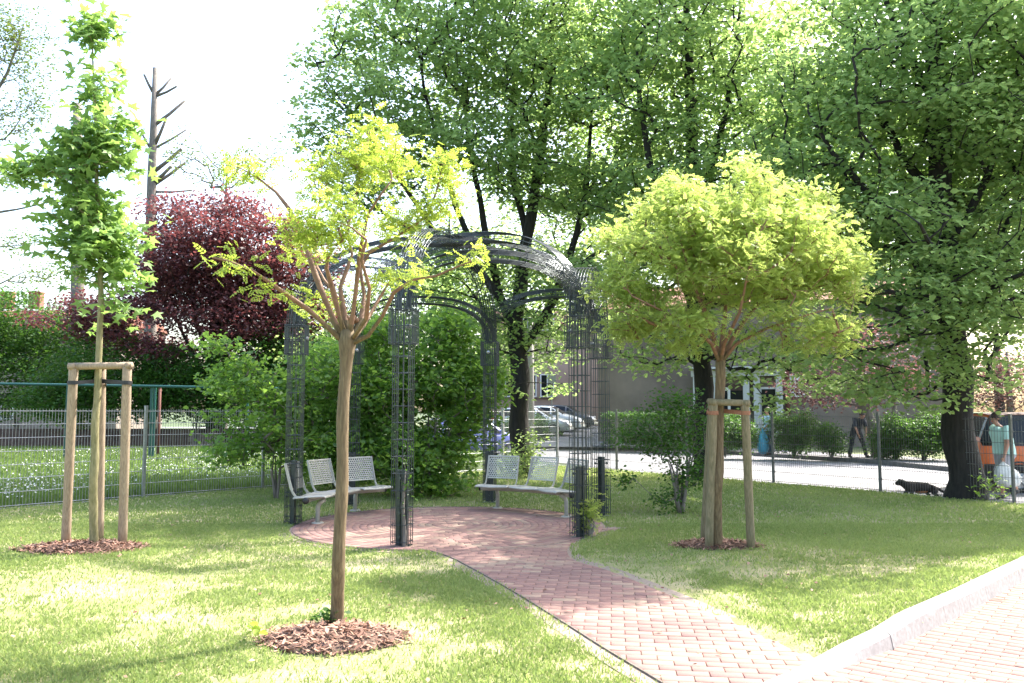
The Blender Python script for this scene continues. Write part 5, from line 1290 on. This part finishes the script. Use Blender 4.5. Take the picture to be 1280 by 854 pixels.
m = MB(); wb = wf(0) + wn * .03; we = wf(1) + wn * .03
m.bar(wb - bo_ + Vector((0, 0, .35)), we - bo_ + Vector((0, 0, .35)), .06, .9); m.build('plinth', M_plinth, bb)
# pale corner strip and drainpipe
c = Vector((xb - .25, D1 - .06, 0)) - bo_
m = MB(); m.box(c + Vector((0, 0, 3.7)), (.45, .10, 7.2)); m.build('corner_strip', M_wallp, bb)
def window(c, tn, n_, w_, h_, mull=1):
    M_ = Matrix((tn, n_, Vector((0, 0, 1)))).transposed(); f = MB(); t = .07
    for s in (-1, 1): f.box(c + tn * (s * (w_ / 2 - t / 2)) + n_ * .03, (t, .10, h_), M_); f.box(c + Vector((0, 0, s * (h_ / 2 - t / 2))) + n_ * .028, (w_ - 2 * t, .09, t), M_)
    for k_ in range(mull): f.box(c + tn * ((k_ + 1) / (mull + 1) - .5) * w_ + n_ * .026, (.05, .08, h_ - 2 * t), M_)
    fo = f.build('window', M_white, bb, bevel=.004)
    g = MB(); g.box(c + n_ * .012, (w_ - .06, .03, h_ - .06), M_); g.build('pane', M_glassd, fo)
    s_ = MB(); s_.box(c + Vector((0, 0, -h_ / 2 - .04)) + n_ * .07, (w_ + .16, .2, .06), M_); s_.build('sill', M_plinth, fo)
for px, py in ((684, 482), (662, 482), (640, 482), (618, 482)):
    p_ = P(px, py, D1); window(p_ - bo_, Vector((1, 0, 0)), Vector((0, -1, 0)), .95, 1.55)
for px, py in ((684, 400), (662, 400), (720, 400)):
    p_ = P(px, py, D1); window(p_ - bo_, Vector((1, 0, 0)), Vector((0, -1, 0)), .95, 1.45)
# entrance: white surround, posts, door, glazed side, glass block window, red downpipe, stair wall
M_w = Matrix((wdv, wn, Vector((0, 0, 1)))).transposed()
def on(px, z, outw=0.0): t, p_ = at_px(px); return p_ + wn * outw + Vector((0, 0, z)) - bo_
m = MB()
for px in (872, 893, 934, 947, 975): m.box(on(px, 1.75, .30), (.28, .28, 3.1), M_w)
m.bar(on(866, 3.35, .30), on(981, 3.35, .30), .36, .30); m.bar(on(866, 3.58, .36), on(981, 3.58, .36), .9, .10)
m.build('porch', M_offw, bb, bevel=.01)
m = MB(); m.box(on(921, 1.55, .04), (1.0, .08, 2.6), M_w); d_ = m.build('door', M_woodr, bb)
m = MB(); m.box(on(921, 1.95, .09), (.55, .03, 1.2), M_w); m.build('pane', M_glassd, d_)
m = MB(); m.tube([on(931, 1.3, .12), on(931, 1.55, .12)], .02, 6); m.build('handle', M_galv, d_)
m = MB(); m.box(on(903, 1.5, .06), (.75, .1, 2.4), M_w); d_ = m.build('side_panel', M_white, bb)
m = MB(); m.box(on(903, 2.1, .12), (.5, .03, .9), M_w); m.build('pane', M_glassd, d_)
m = MB(); m.box(on(961, 1.5, .06), (.80, .1, 2.4), M_w); d_ = m.build('side_panel', M_white, bb)
m = MB(); m.box(on(961, 2.0, .12), (.6, .03, 1.2), M_w); m.build('pane', M_glassd, d_)
m = MB(); m.tube([on(985, .1, .16), on(985, Hn, .16)], .10, 10); 
for z in (1.2, 3.0, 5): m.tube([on(985, z, .16), on(985, z + .06, .16)], .125, 10)
m.build('downpipe', M_rust, bb, smooth=False)
t_, pc_ = at_px(994); cz = P(994, 482, pc_.y).z; m = MB(); c0 = pc_ + wn * .05 + Vector((0, 0, cz)) - bo_
W_, H_ = .74, .95
m.box(c0 - wn * .02, (W_ * .98, .04, H_ * .98), M_w, 1)
for i in range(5): m.box(c0 + wdv * (-W_ / 2 + W_ * i / 4), (.085, .10, H_ + .085), M_w)
for j in range(6): m.box(c0 + wn * .003 + Vector((0, 0, -H_ / 2 + H_ * j / 5)), (W_ - .09, .10, .085), M_w)
m.build('lattice_window', [M_white, M_glassd], bb)
m = MB(); a = on(1002, 1.55, .9); b_ = on(1046, .15, .9)
vs = [a + Vector((0, 0, 0)), b_, Vector((b_.x, b_.y, -.1)), Vector((a.x, a.y, -.1))]
m.add([v for v in vs] + [v + wn * .2 for v in vs], [(0, 1, 2, 3), (7, 6, 5, 4), (0, 4, 5, 1), (1, 5, 6, 2), (3, 2, 6, 7), (0, 3, 7, 4)]); st_ = m.build('stair_wall', M_plinth, bb)
m = MB(); m.bar(a + Vector((0, 0, .25)) + wn * .1, b_ + Vector((0, 0, .25)) + wn * .1, .10, .10)
for k_ in range(5): p_ = a.lerp(b_, k_ / 4) + wn * .1; m.bar(p_ - Vector((0, 0, .02)), p_ + Vector((0, 0, .25)), .05, .05)
m.build('handrail', M_plinth, st_)
m = MB()
for k_ in range(6): m.bar(on(1000 + 7 * k_, .72 - .13 * k_, .5), on(1007 + 7 * k_, .72 - .13 * k_, .5), .7, 1.4 - .24 * k_)
m.build('steps', M_conc, st_)

# distant house with red chimneys behind the hedge
hb = empty('house', P(25, 400, 62), 'distant low house with red chimneys just above the bushes at the far left', 'building'); hb.location.z = 0
m = MB(); zr = P(25, 382, 62).z; m.box((0, 3, (zr - 1.5) / 2), (16, 8, zr - 1.5)); w_ = m.build('wall', M_plinth, hb)
m = MB(); m.add([(-8.3, -1.3, zr - 1.5), (8.3, -1.3, zr - 1.5), (8.3, 7.3, zr - 1.5), (-8.3, 7.3, zr - 1.5), (-8.3, 3, zr), (8.3, 3, zr)], [(0, 1, 5, 4), (2, 3, 4, 5), (1, 2, 5), (3, 0, 4)]); rf = m.build('roof', M_rooft, hb)
for px in (8, 44):
    m = MB(); x = P(px, 366, 65).x - hb.location.x; z = P(px, 366, 65).z; m.box((x, 3.2, z - .6), (.9, .6, 1.3)); m.box((x, 3.2, z + .03), (1.0, .7, .12)); m.build('chimney', M_rooft, rf)
for k_ in range(5):
    m = MB(); m.box((-6 + 3 * k_, -1.02, 1.6), (.9, .06, 1.2)); wv = m.build('window', M_white, hb); m = MB(); m.box((-6 + 3 * k_, -1.04, 1.6), (.75, .06, 1.05)); m.build('pane', M_glassd, wv)

# grey concrete pole beside the forked lime trunk
a = P(663, 560, 26.5); m = MB(); m.tube([(0, 0, -.2), (0, 0, 3), (0, 0, P(663, 395, 26.5).z)], [.14, .12, .10], 12); m.lathe([(.10, P(663, 395, 26.5).z), (.12, P(663, 395, 26.5).z + .03), (.001, P(663, 395, 26.5).z + .06)], n=12)
o = m.build('pole', M_conc, smooth=True); o.location = (a.x, a.y, -.1); tag(o, 'pale concrete pole directly behind the forked lime trunk', 'pole')
a = G(690, 552, 0); m = MB(); m.tube([(0, 0, -.1), (0, 0, 3.6)], .03, 8); m.box((0, -.04, 3.3), (.45, .02, .45))
o = m.build('road_sign', M_galv, bevel=.003); o.location = (a.x, a.y, 0); tag(o, 'thin street sign pole standing in front of the silver parked car', 'sign')

# ============================================================ cars
def wheel(parent, c, r, w_, axis='Y'):
    Mx = Matrix.Rotation(R(90), 3, 'X')
    root = MB(); root.lathe([(r * .62, -w_ / 2), (r * .93, -w_ / 2), (r, -w_ / 2 + .03), (r, w_ / 2 - .03), (r * .93, w_ / 2), (r * .62, w_ / 2)], c, 24, Mx)
    t = root.build('wheel', M_tyre, parent, smooth=True)
    rm = MB(); s = 1 if c[1] > 0 else -1
    rm.lathe([(r * .64, s * w_ * .42), (r * .60, s * w_ * .30), (r * .2, s * w_ * .33), (.001, s * w_ * .40)] , c, 20, Matrix.Rotation(R(-90), 3, 'X'))
    for k_ in range(7):
        a_ = 2 * math.pi * k_ / 7; e_ = Vector((math.cos(a_) * r * .6, s * w_ * .43, math.sin(a_) * r * .6)); rm.bar(Vector(c) + Vector((0, s * w_ * .43, 0)), Vector(c) + e_, .03, r * .16, up=(0, 1, 0))
    rm.build('rim', M_rim, t)
def car(name, label, paint, loc, rz, L_=4.2, W_=1.74, Hc=1.46, hood=.95, nose=.72, group=None, boxy=False):
    root = empty(name, loc, label, 'car', group, rz); hw = W_ / 2
    # stations: x, sill z, belt z, roof z, belt half width, roof half width (roof z == belt z -> bonnet)
    if not boxy:
        st = [(-L_ / 2, .42, .60, .62, .74, .66), (-L_ / 2 + .06, .28, .78, .82, .90, .78), (-L_ / 2 + .25, .20, .92, 1.02, .96, .72), (-L_ / 2 + .65, .20, .95, Hc - .06, 1.0, .68), (-.35, .20, .93, Hc, 1.0, .70), (.35, .20, .90, Hc - .05, 1.0, .69), (1.10, .20, .88, .95, 1.0, .80), (L_ / 2 - .45, .20, .78, .83, .96, .76), (L_ / 2 - .12, .22, .66, .70, .86, .68), (L_ / 2, .30, .50, .52, .70, .58)]
        gl = [(2, 3), (3, 4), (4, 5), (5, 6)]
    else:
        st = [(-L_ / 2, .40, .95, 1.0, .90, .84), (-L_ / 2 + .05, .30, 1.0, 1.10, .97, .80), (-L_ / 2 + .25, .30, 1.0, Hc - .03, 1.0, .82), (-.4, .30, 1.0, Hc, 1.0, .84), (.75, .30, 1.0, Hc - .02, 1.0, .83), (1.15, .30, .99, 1.06, 1.0, .86), (L_ / 2 - .12, .30, .93, .97, .97, .84), (L_ / 2, .38, .80, .83, .90, .78)]
        gl = [(1, 2), (2, 3), (3, 4), (4, 5)]
    rows = []
    for x, s, b_, t, wb, wt in st:
        k = [(0, s), (hw * wb * .92, s), (hw * wb, s + (b_ - s) * .45), (hw * wb * .975, b_), (hw * wt, t), (hw * wt * .85, t + .025), (0, t + .045)]
        rows.append([Vector((x, -y, z)) for y, z in k[::-1]][:-1] + [Vector((x, y, z)) for y, z in k])
    n = len(rows[0]); vs = [v for r_ in rows for v in r_]; fs = []
    for i in range(len(rows) - 1):
        for j in range(n - 1): fs.append((i * n + j, i * n + j + 1, (i + 1) * n + j + 1, (i + 1) * n + j))
    fs.append(tuple(range(n))[::-1]); fs.append(tuple((len(rows) - 1) * n + j for j in range(n)))
    m = MB(); m.add(vs, fs); bd = m.build('body', paint, root, smooth=True)
    def patch(i, j, ins=(.10, .12), off_=.012, m_=None, i2=None):
        a = rows[i][j]; b_ = rows[i + 1][j]; c = rows[i + 1][j + 1]; d = rows[i][j + 1]; nrm = (b_ - a).cross(d - a) if (b_ - a).cross(d - a).length > 1e-6 else (c - b_).cross(a - b_)
        nrm.normalize(); ctr = (a + b_ + c + d) / 4
        if nrm.dot(ctr - Vector((ctr.x, 0, .7))) < 0: nrm = -nrm
        def bi(u, v): return (a * (1 - u) + b_ * u) * (1 - v) + (d * (1 - u) + c * u) * v + nrm * off_
        u0, v0 = ins; m_.quad(bi(u0, v0), bi(1 - u0, v0), bi(1 - u0, 1 - v0), bi(u0, 1 - v0))
    gi = gl[0][0]
    for j in (2, 9):
        for i in range(gi, gl[-1][1]):
            w = MB(); patch(i, j, (.06, .10), .008, w); w.build('side_window', M_glassd, root)
    w = MB(); i = gl[-1][0]
    for j in (0, 1, 10, 11): patch(i, j, (.06, .0), .010, w)
    w.build('windscreen', M_glassd, root)
    w = MB(); i = gl[0][0]
    for j in (0, 1, 10, 11): patch(i, j, (.10, .0), .010, w)
    w.build('rear_window', M_glassd, root)
    if boxy:
        w = MB()
        for i in range(gl[0][1], gl[-1][0]):
            for j in (0, 1, 10, 11): patch(i, j, (-.02, -.02), .014, w)
        w.build('roof_panel', M_woodr, root)
        w = MB()
        for i in range(gl[0][0], gl[-1][1]):
            for j in (2, 9): patch(i, j, (.0, .0), .004, w)
        w.build('window_frame', M_black, root)
        w = MB()
        for i in range(1, len(rows) - 2):
            for j in (4, 7): patch(i, j, (.0, .0), .006, w)
        w.build('sill_cladding', M_black, root)
    r_ = .31
    for x in (-L_ / 2 + .75, L_ / 2 - .82):
        for s in (-1, 1):
            wheel(root, (x, s * (hw - .10), r_ - .02), r_, .20)
            a = MB(); a.lathe([(r_ + .015, 0), (r_ + .06, 0)], (x, s * (hw * .998 + .004), r_), 22, Matrix.Rotation(R(90), 3, 'X')); a.build('wheel_arch', M_black, root)
    fx = L_ / 2
    for s in (-1, 1):
        h_ = MB(); h_.lathe([(.001, .05), (.08, .04), (.11, 0), (.11, -.05)], (fx - .16, s * hw * .68, .66 if not boxy else .78), 12, Matrix.Rotation(R(90), 3, 'Y')); h_.build('headlight', M_lens, root, smooth=True)
        h_ = MB(); h_.box((-fx + .07, s * hw * .80, .80), (.10, .16, .26)); h_.build('tail_light', M_red, root, bevel=.02)
        mi = MB(); mi.box((.82, s * (hw + .07), 1.0), (.12, .16, .12)); mi.build('mirror', paint, root, bevel=.03)
    g_ = MB()
    for k_ in range(4): g_.box((fx - .035 - .012 * k_, 0, .44 + .05 * k_), (.05, .75, .022))
    g_.build('grille', M_black, root)
    p_ = MB(); p_.box((fx + .008, 0, .38), (.02, .50, .11)); p_.build('number_plate', M_white, root)
    b2 = MB(); b2.box((fx - .04, 0, .30), (.16, W_ * .82, .16)); b2.box((-fx + .05, 0, .40), (.16, W_ * .86, .20)); b2.build('bumper', M_black if boxy else paint, root, bevel=.04)
    return root
gp = 'cars parked in front of the grey brown building'
c1 = P(688, 530, 46); car('parked_car', 'silver parked car nearest the low bush, front half showing', M_silver, (c1.x - 1.0, 46, .33), R(-14), 4.3, group=gp)
c1 = P(706, 528, 49.5); car('parked_car', 'white parked car just behind the silver one', M_whitec, (c1.x - 1.0, 49.6, .43), R(-16), 4.2, group=gp)
c1 = P(722, 528, 52.5); car('parked_car', 'dark parked car behind the white car near the building corner', M_darkc, (c1.x - .9, 53, .52), R(-16), 4.2, group=gp)
car('parked_car', 'violet blue parked car glimpsed through the dense bush behind the right bench', M_bluec, (P(588, 560, 31).x, 31.2, -.15), R(100 - 74), 4.1, Hc=1.5)
car('parked_car', 'boxy orange vehicle with dark bumper beyond the fence behind the walking person', M_orange, (12.45, 18.6, -.15), R(-9), 4.4, 1.75, 1.68, boxy=True)

# ============================================================ people and the dog
def skin(name, joints, edges, radii, mat, parent, sub=2, root_i=0):
    me = bpy.data.meshes.new(name); me.from_pydata([tuple(j) for j in joints], edges, [])
    o = link(name, me, mat, parent)
    bpy.context.view_layer.objects.active = o
    md = o.modifiers.new('skin', 'SKIN'); md.use_smooth_shade = True; md.branch_smoothing = .6
    if not me.skin_vertices: 
        o.select_set(True); bpy.ops.mesh.customdata_skin_add()
    for i, r_ in enumerate(radii):
        r_ = r_ if hasattr(r_, '__len__') else (r_, r_); me.skin_vertices[0].data[i].radius = r_; me.skin_vertices[0].data[i].use_root = (i == root_i)
    sb = o.modifiers.new('sub', 'SUBSURF'); sb.levels = sub; sb.render_levels = sub
    return o
def person(label, loc, rz, scale, J, shirt, trousers, short=False, sleeve=True, hair_r=.098, group=None, girth=1.0):
    """J: joint dict in metres, figure faces +X, z up"""
    root = empty('person', loc, label, 'person', group, rz); root.scale = (scale,) * 3
    order = ['pelvis', 'waist', 'chest', 'neck', 'jaw', 'head', 'crown', 'lsho', 'lelb', 'lwri', 'lhand', 'rsho', 'relb', 'rwri', 'rhand', 'lhip', 'lkne', 'lcalf', 'lank', 'ltoe', 'rhip', 'rkne', 'rcalf', 'rank', 'rtoe', 'nose']
    J = dict(J)
    for s in 'lr':
        J[s + 'calf'] = tuple(Vector(J[s + 'kne']).lerp(Vector(J[s + 'ank']), .35))
    hd = Vector(J['head']); J['jaw'] = tuple(hd + Vector((.02, 0, -.08))); J['crown'] = tuple(hd + Vector((-.01, 0, .07)))
    rad = dict(pelvis=(.13, .15), waist=(.115, .135), chest=(.12, .16), neck=.052, jaw=.062, head=(.088, .075), crown=(.075, .065), lsho=.055, lelb=.040, lwri=.028, lhand=(.022, .036), lhip=.085, lkne=.056, lcalf=.054, lank=.036, ltoe=(.038, .03), nose=.012)
    for k in list(rad):
        if k[0] == 'l': rad['r' + k[1:]] = rad[k]
    J['nose'] = tuple(hd + Vector((.105, 0, -.015)))
    E = [('pelvis', 'waist'), ('waist', 'chest'), ('chest', 'neck'), ('neck', 'jaw'), ('jaw', 'head'), ('head', 'crown'), ('head', 'nose')]
    for s in 'lr': E += [('chest', s + 'sho'), (s + 'sho', s + 'elb'), (s + 'elb', s + 'wri'), (s + 'wri', s + 'hand'), ('pelvis', s + 'hip'), (s + 'hip', s + 'kne'), (s + 'kne', s + 'calf'), (s + 'calf', s + 'ank'), (s + 'ank', s + 'toe')]
    rad = {k: ((v[0] * girth, v[1] * girth) if hasattr(v, '__len__') else v * girth) if k in ('pelvis', 'waist', 'chest', 'lsho', 'rsho', 'lelb', 'relb', 'lhip', 'rhip', 'lkne', 'rkne', 'lcalf', 'rcalf') else v for k, v in rad.items()}
    ix = {k: i for i, k in enumerate(order)}
    joints = [J[k] for k in order]; radii = [rad[k] for k in order]; edges = [(ix[a], ix[b]) for a, b in E]
    # fingers as short chains from each palm
    for s in 'lr':
        h = Vector(J[s + 'hand']); w = Vector(J[s + 'wri']); d = (h - w).normalized(); side = Vector((1, 0, 0)) - d * d.x; side.normalize()
        pi_ = ix[s + 'hand']
        for k_, (o_, ln) in enumerate(((-.030, .055), (-.010, .068), (.010, .072), (.030, .062))):
            b_ = len(joints); p1 = h + side * o_ + d * .035; p2 = p1 + d * ln * .5 + side * 0; p3 = p2 + d * ln * .4 + Vector((0, .012 if s == 'r' else -.012, 0))
            joints += [p1, p2, p3]; radii += [.0105, .0095, .008]; edges += [(pi_, b_), (b_, b_ + 1), (b_ + 1, b_ + 2)]
        b_ = len(joints); joints += [h + side * .045 - d * .02, h + side * .060 + d * .02]; radii += [.012, .009]; edges += [(pi_, b_), (b_, b_ + 1)]
    skin('body', joints, edges, radii, M_skin, root, 2, 0)
    # shirt
    def sub(keys, ed, rr, nm, mat):
        rr = [tuple(q * girth for q in r_) if hasattr(r_, '__len__') else r_ * (girth if r_ > .072 else (1 + girth) / 2) for r_ in rr]
        jj = [J[k] if isinstance(k, str) else k for k in keys]; skin(nm, jj, ed, rr, mat, root, 2, 0)
    def lp(a, b, t): return Vector(J[a]).lerp(Vector(J[b]), t)
    sl = .75 if sleeve == 'half' else .98
    hem = Vector(J['pelvis']) + Vector((0, 0, -.04))
    g = girth
    def ell(mb, secs, n=20):
        vs = []
        for c, rx, ry in secs:
            for k_ in range(n):
                a_ = 2 * math.pi * k_ / n; w_ = 1 + .018 * math.sin(5 * a_ + c[2] * 23)
                vs.append((c[0] + rx * w_ * math.cos(a_), c[1] + ry * w_ * math.sin(a_), c[2]))
        mb.add(vs, [(i * n + k_, i * n + (k_ + 1) % n, (i + 1) * n + (k_ + 1) % n, (i + 1) * n + k_) for i in range(len(secs) - 1) for k_ in range(n)])
    cm = MB(); V_ = lambda k_: Vector(J[k_])
    ell(cm, [(hem, .150 * g, .185 * g), (V_('pelvis').lerp(V_('waist'), .5), .150 * g, .178 * g), (V_('waist'), .140 * g, .168 * g), (V_('waist').lerp(V_('chest'), .5), .142 * g, .178 * g), (V_('chest'), .138 * g, .190 * g),
             (V_('chest') + (V_('neck') - V_('chest')) * .45 , .120 * g, .185), (V_('chest').lerp(V_('neck'), .68), .085 * g, .12), (V_('chest').lerp(V_('neck'), .82), .062, .068)])
    for s in 'lr':
        e_ = lp(s + 'sho', s + 'elb', sl); i_ = V_(s + 'sho').lerp(V_('chest'), .35)
        cm.tube([i_, V_(s + 'sho') + Vector((0, 0, .012)), V_(s + 'sho').lerp(e_, .5), e_], [.075, .070 * g, .066 * g, .064 * g], 14, cap=False)
    cm.build('shirt', shirt, root, smooth=True)
    cm = MB(); top = V_('pelvis') + Vector((0, 0, .07))
    ell(cm, [(top, .138 * g, .168 * g), (V_('pelvis'), .148 * g, .178 * g), (V_('pelvis') + Vector((0, 0, -.07)), .145 * g, .182 * g), (V_('pelvis') + Vector((0, 0, -.12)), .12 * g, .16 * g)])
    for s in 'lr':
        k0 = V_(s + 'hip') + Vector((0, 0, .0)); kn2 = V_(s + 'kne')
        if short: cm.tube([k0, k0.lerp(kn2, .3), k0.lerp(kn2, .6), k0.lerp(kn2, .9)], [.105 * g, .105 * g, .098 * g, .094 * g], 16, cap=False)
        else:
            an = lp(s + 'kne', s + 'ank', .97); cm.tube([k0, k0.lerp(kn2, .4), kn2, kn2.lerp(an, .35), an], [.102 * g, .092 * g, .072 * g, .070 * g, .064 * g], 16, cap=False)
    cm.build('shorts' if short else 'trousers', trousers, root, smooth=True)
    for s in 'lr':
        a = Vector(J[s + 'ank']); t = Vector(J[s + 'toe'])
        skin('shoe', [a + Vector((-.05, 0, -.035)), a + Vector((.02, 0, -.03)), t + Vector((.03, 0, -.005))], [(0, 1), (1, 2)], [(.045, .045), (.05, .05), (.035, .045)], M_black, root, 2, 0)
    # hair cap, ears, eyes, mouth
    hm = MB(); c = Vector(J['head']) + Vector((-.018, 0, .035)); pr = []
    for k_ in range(9):
        a_ = math.pi / 2 * k_ / 6 ; pr.append((hair_r * 1.02 * math.sin(a_) + .001, hair_r * 1.12 * math.cos(a_)))
    hm.lathe(pr, c, 18, Matrix.Rotation(R(-22), 3, 'Y')); hm.build('hair', M_hair, root, smooth=True)
    for s in (-1, 1):
        em = MB(); em.lathe([(.001, -.012), (.022, -.004), (.024, .006), (.001, .012)], hd + Vector((.0, s * .086, -.005)), 10, Matrix.Rotation(R(90), 3, 'X')); em.build('ear', M_skin, root, smooth=True)
        em = MB(); em.lathe([(.001, -.010), (.010, 0), (.001, .010)], hd + Vector((.082, s * .032, .012)), 8); em.build('eye', M_glassd, root, smooth=True)
    em = MB(); em.box(hd + Vector((.078, 0, -.062)), (.014, .045, .010)); em.build('mouth', M_red, root, bevel=.003)
    return root
base = dict(pelvis=(0, 0, .93), waist=(0, 0, 1.10), chest=(0, 0, 1.32), neck=(0, 0, 1.49), head=(.02, 0, 1.62),
            lsho=(0, .18, 1.40), rsho=(0, -.18, 1.40), lelb=(0, .23, 1.12), relb=(0, -.23, 1.12), lwri=(.08, .24, .88), rwri=(.08, -.24, .88), lhand=(.11, .24, .80), rhand=(.11, -.24, .80),
            lhip=(0, .09, .88), rhip=(0, -.09, .88), lkne=(.04, .11, .48), rkne=(.04, -.11, .48), lank=(0, .12, .08), rank=(0, -.12, .08), ltoe=(.14, .13, .035), rtoe=(.14, -.13, .035))
# walking person in mint shirt: faces left (-X), near side is the figure's left
J = dict(base); J.update(pelvis=(-.02, 0, .92), waist=(.0, 0, 1.09), chest=(.05, 0, 1.31), neck=(.10, 0, 1.47), head=(.15, 0, 1.60), lsho=(.06, .19, 1.39), rsho=(.04, -.19, 1.39), lelb=(.10, .25, 1.10), lwri=(.17, .25, .87), lhand=(.19, .25, .79),
         relb=(-.14, -.26, 1.16), rwri=(-.10, -.28, .94), rhand=(-.06, -.28, .87), lkne=(.20, .11, .50), lank=(.14, .11, .09), ltoe=(.28, .12, .04), rkne=(-.06, -.11, .50), rank=(-.34, -.11, .16), rtoe=(-.24, -.12, .06))
wl = P(1257, 616, 16.9)
person('person in mint t-shirt and grey shorts walking left with a pale bag beyond the fence', (wl.x, 16.9, -.15), R(186), 1.0, J, M_mint, M_greyc, short=True, sleeve='half', girth=1.28)
def bag(name, label, c, w_, d_, h_, mat, rz=0, tw=.0):
    m = MB(); prof = [(.001, 0), (.35, .01), (.75, .06), (.98, .22), (1.0, .42), (.86, .64), (.55, .82), (.22, .93), (.14, .97), (.22, 1.0), (.05, 1.005)]
    vs = []; n = 20
    for r_, z in prof:
        for k_ in range(n):
            a_ = 2 * math.pi * k_ / n; rr_ = r_ * (1 + .10 * math.sin(3 * a_ + 5 * z) + .05 * math.sin(7 * a_ + 9 * z)); vs.append((rr_ * w_ / 2 * math.cos(a_) + tw * z, rr_ * d_ / 2 * math.sin(a_), z * h_))
    m.add(vs, [(i * n + k_, i * n + (k_ + 1) % n, (i + 1) * n + (k_ + 1) % n, (i + 1) * n + k_) for i in range(len(prof) - 1) for k_ in range(n)])
    o = m.build(name, mat, smooth=True); o.location = c; o.rotation_euler = (0, 0, rz); return tag(o, label, 'bag')
bag('plastic_bag', 'large pale plastic bag held by the person in the mint shirt', (wl.x - .13, 16.55, .10), .50, .26, .50, M_bagw, tw=-.10)
# person with blue bag beyond the street
J = dict(base); J.update(lkne=(.06, .1, .49), rkne=(-.02, -.1, .49), lelb=(.06, .22, 1.12), lwri=(.20, .22, .98), lhand=(.26, .22, .95), lank=(.05, .11, .09), ltoe=(.19, .12, .04), rank=(-.12, -.11, .09), rtoe=(.0, -.12, .04))
wl2 = P(961, 569, 30.4)
person('person in light blue shirt and jeans on the far pavement holding a blue bag', (wl2.x, 30.4, -.012), R(180), 1.0, J, M_shirtb, M_jeans)
bag('plastic_bag', 'long bright blue plastic bag hanging from the hand of the person in jeans', (wl2.x - .28, 30.15, .05), .40, .34, .92, M_bagb)
# stooping person in dark clothes
J = dict(base); J.update(pelvis=(-.10, 0, .95), waist=(-.03, 0, 1.11), chest=(.10, 0, 1.28), neck=(.22, 0, 1.40), head=(.33, 0, 1.46), lsho=(.12, .18, 1.33), rsho=(.12, -.18, 1.33), lelb=(.20, .20, 1.06), lwri=(.24, .16, .84), lhand=(.25, .14, .77), relb=(.20, -.20, 1.06), rwri=(.24, -.14, .84), rhand=(.25, -.12, .77),
         lhip=(-.10, .10, .90), rhip=(-.10, -.10, .90), lkne=(.0, .20, .49), rkne=(-.06, -.20, .49), lank=(.0, .30, .09), rank=(-.06, -.30, .09), ltoe=(.14, .33, .04), rtoe=(.08, -.33, .04))
wl3 = P(1073, 570, 29.0)
person('stooping person in dark clothes with legs apart beside the leaning trunk', (wl3.x, 29.0, -.012), R(-80), 1.0, J, M_darkcl, M_darkcl)

# dog
dgp = P(1155, 616, 16.75); dog = empty('dog', (dgp.x, 16.9, -.148), 'black dog with tan belly and legs walking left just beyond the fence', 'dog', None, R(180))
s_ = 1.0
jd = [(-.24, 0, .30), (-.08, 0, .295), (.10, 0, .295), (.22, 0, .315), (.30, 0, .36), (.365, 0, .395), (.42, 0, .37), (.465, 0, .355),         # hip .. nose
      (-.32, 0, .27), (-.42, 0, .20), (-.50, 0, .16),                                                                                     # tail
      (.20, .07, .22), (.19, .075, .13), (.22, .075, .03), (.25, .075, .015), (.20, -.07, .22), (.25, -.075, .13), (.27, -.075, .03), (.30, -.075, .015),
      (-.24, .08, .22), (-.20, .085, .16), (-.29, .085, .10), (-.27, .085, .03), (-.24, .085, .015), (-.24, -.08, .22), (-.14, -.085, .16), (-.21, -.085, .10), (-.17, -.085, .03), (-.14, -.085, .015)]
ed_ = [(0, 1), (1, 2), (2, 3), (3, 4), (4, 5), (5, 6), (6, 7), (0, 8), (8, 9), (9, 10), (3, 11), (11, 12), (12, 13), (13, 14), (3, 15), (15, 16), (16, 17), (17, 18), (0, 19), (19, 20), (20, 21), (21, 22), (22, 23), (0, 24), (24, 25), (25, 26), (26, 27), (27, 28)]
jd = [(x * 1.08, y * 1.1, (z - .07 if z > .21 else z * .62 + .006)) for x, y, z in jd]
rd_ = [.095, .088, .098, .10, .072, .066, .040, .026, .030, .022, .010, .05, .030, .022, .024, .05, .030, .022, .024, .062, .042, .024, .020, .024, .062, .042, .024, .020, .024]
rd_ = [r_ * 1.22 for r_ in rd_]
skin('body', jd, ed_, rd_, M_furb, dog, 2, 1)
m = MB()
for s in (-1, 1):
    m = MB(); c = Vector((.385, s * .065, .375)); m.add([c + Vector((.02, 0, 0)), c + Vector((-.03, 0, 0)), c + Vector((-.02, s * .03, -.075)), c + Vector((.02, s * .03, -.06)), c + Vector((.0, s * .012, .012))], [(0, 1, 2, 3), (0, 4, 1), (0, 3, 4), (1, 4, 2), (3, 2, 4)]); m.build('ear', M_furb, dog, smooth=True)
m = MB(); m.lathe([(.001, -.16), (.035, -.13), (.055, -.05), (.057, .03), (.04, .10), (.001, .13)], (0, 0, .150), 14, Matrix.Rotation(R(90), 3, 'Y')); m.build('belly', M_furt, dog, smooth=True)
m = MB(); m.lathe([(.001, -.012), (.013, 0), (.001, .012)], (.53, 0, .285), 8); m.build('nose', M_black, dog, smooth=True)

# fallen leaves and crumbs on lawn and paving
n = 260; y = rng.uniform(4.5, 13, n); x = rng.uniform(-.6, .6, n) * y; zz = np.where(paved(x, y), .016, .03)
V, Fc, t = leaves_np(np.stack([x, y, zz], 1), KITE, .04, rng, up=1.5)
tag(fast('fallen_leaves', V, Fc, M_mulch, tint=t), 'scattered dry brown leaves lying on lawn and paving', kind='stuff')
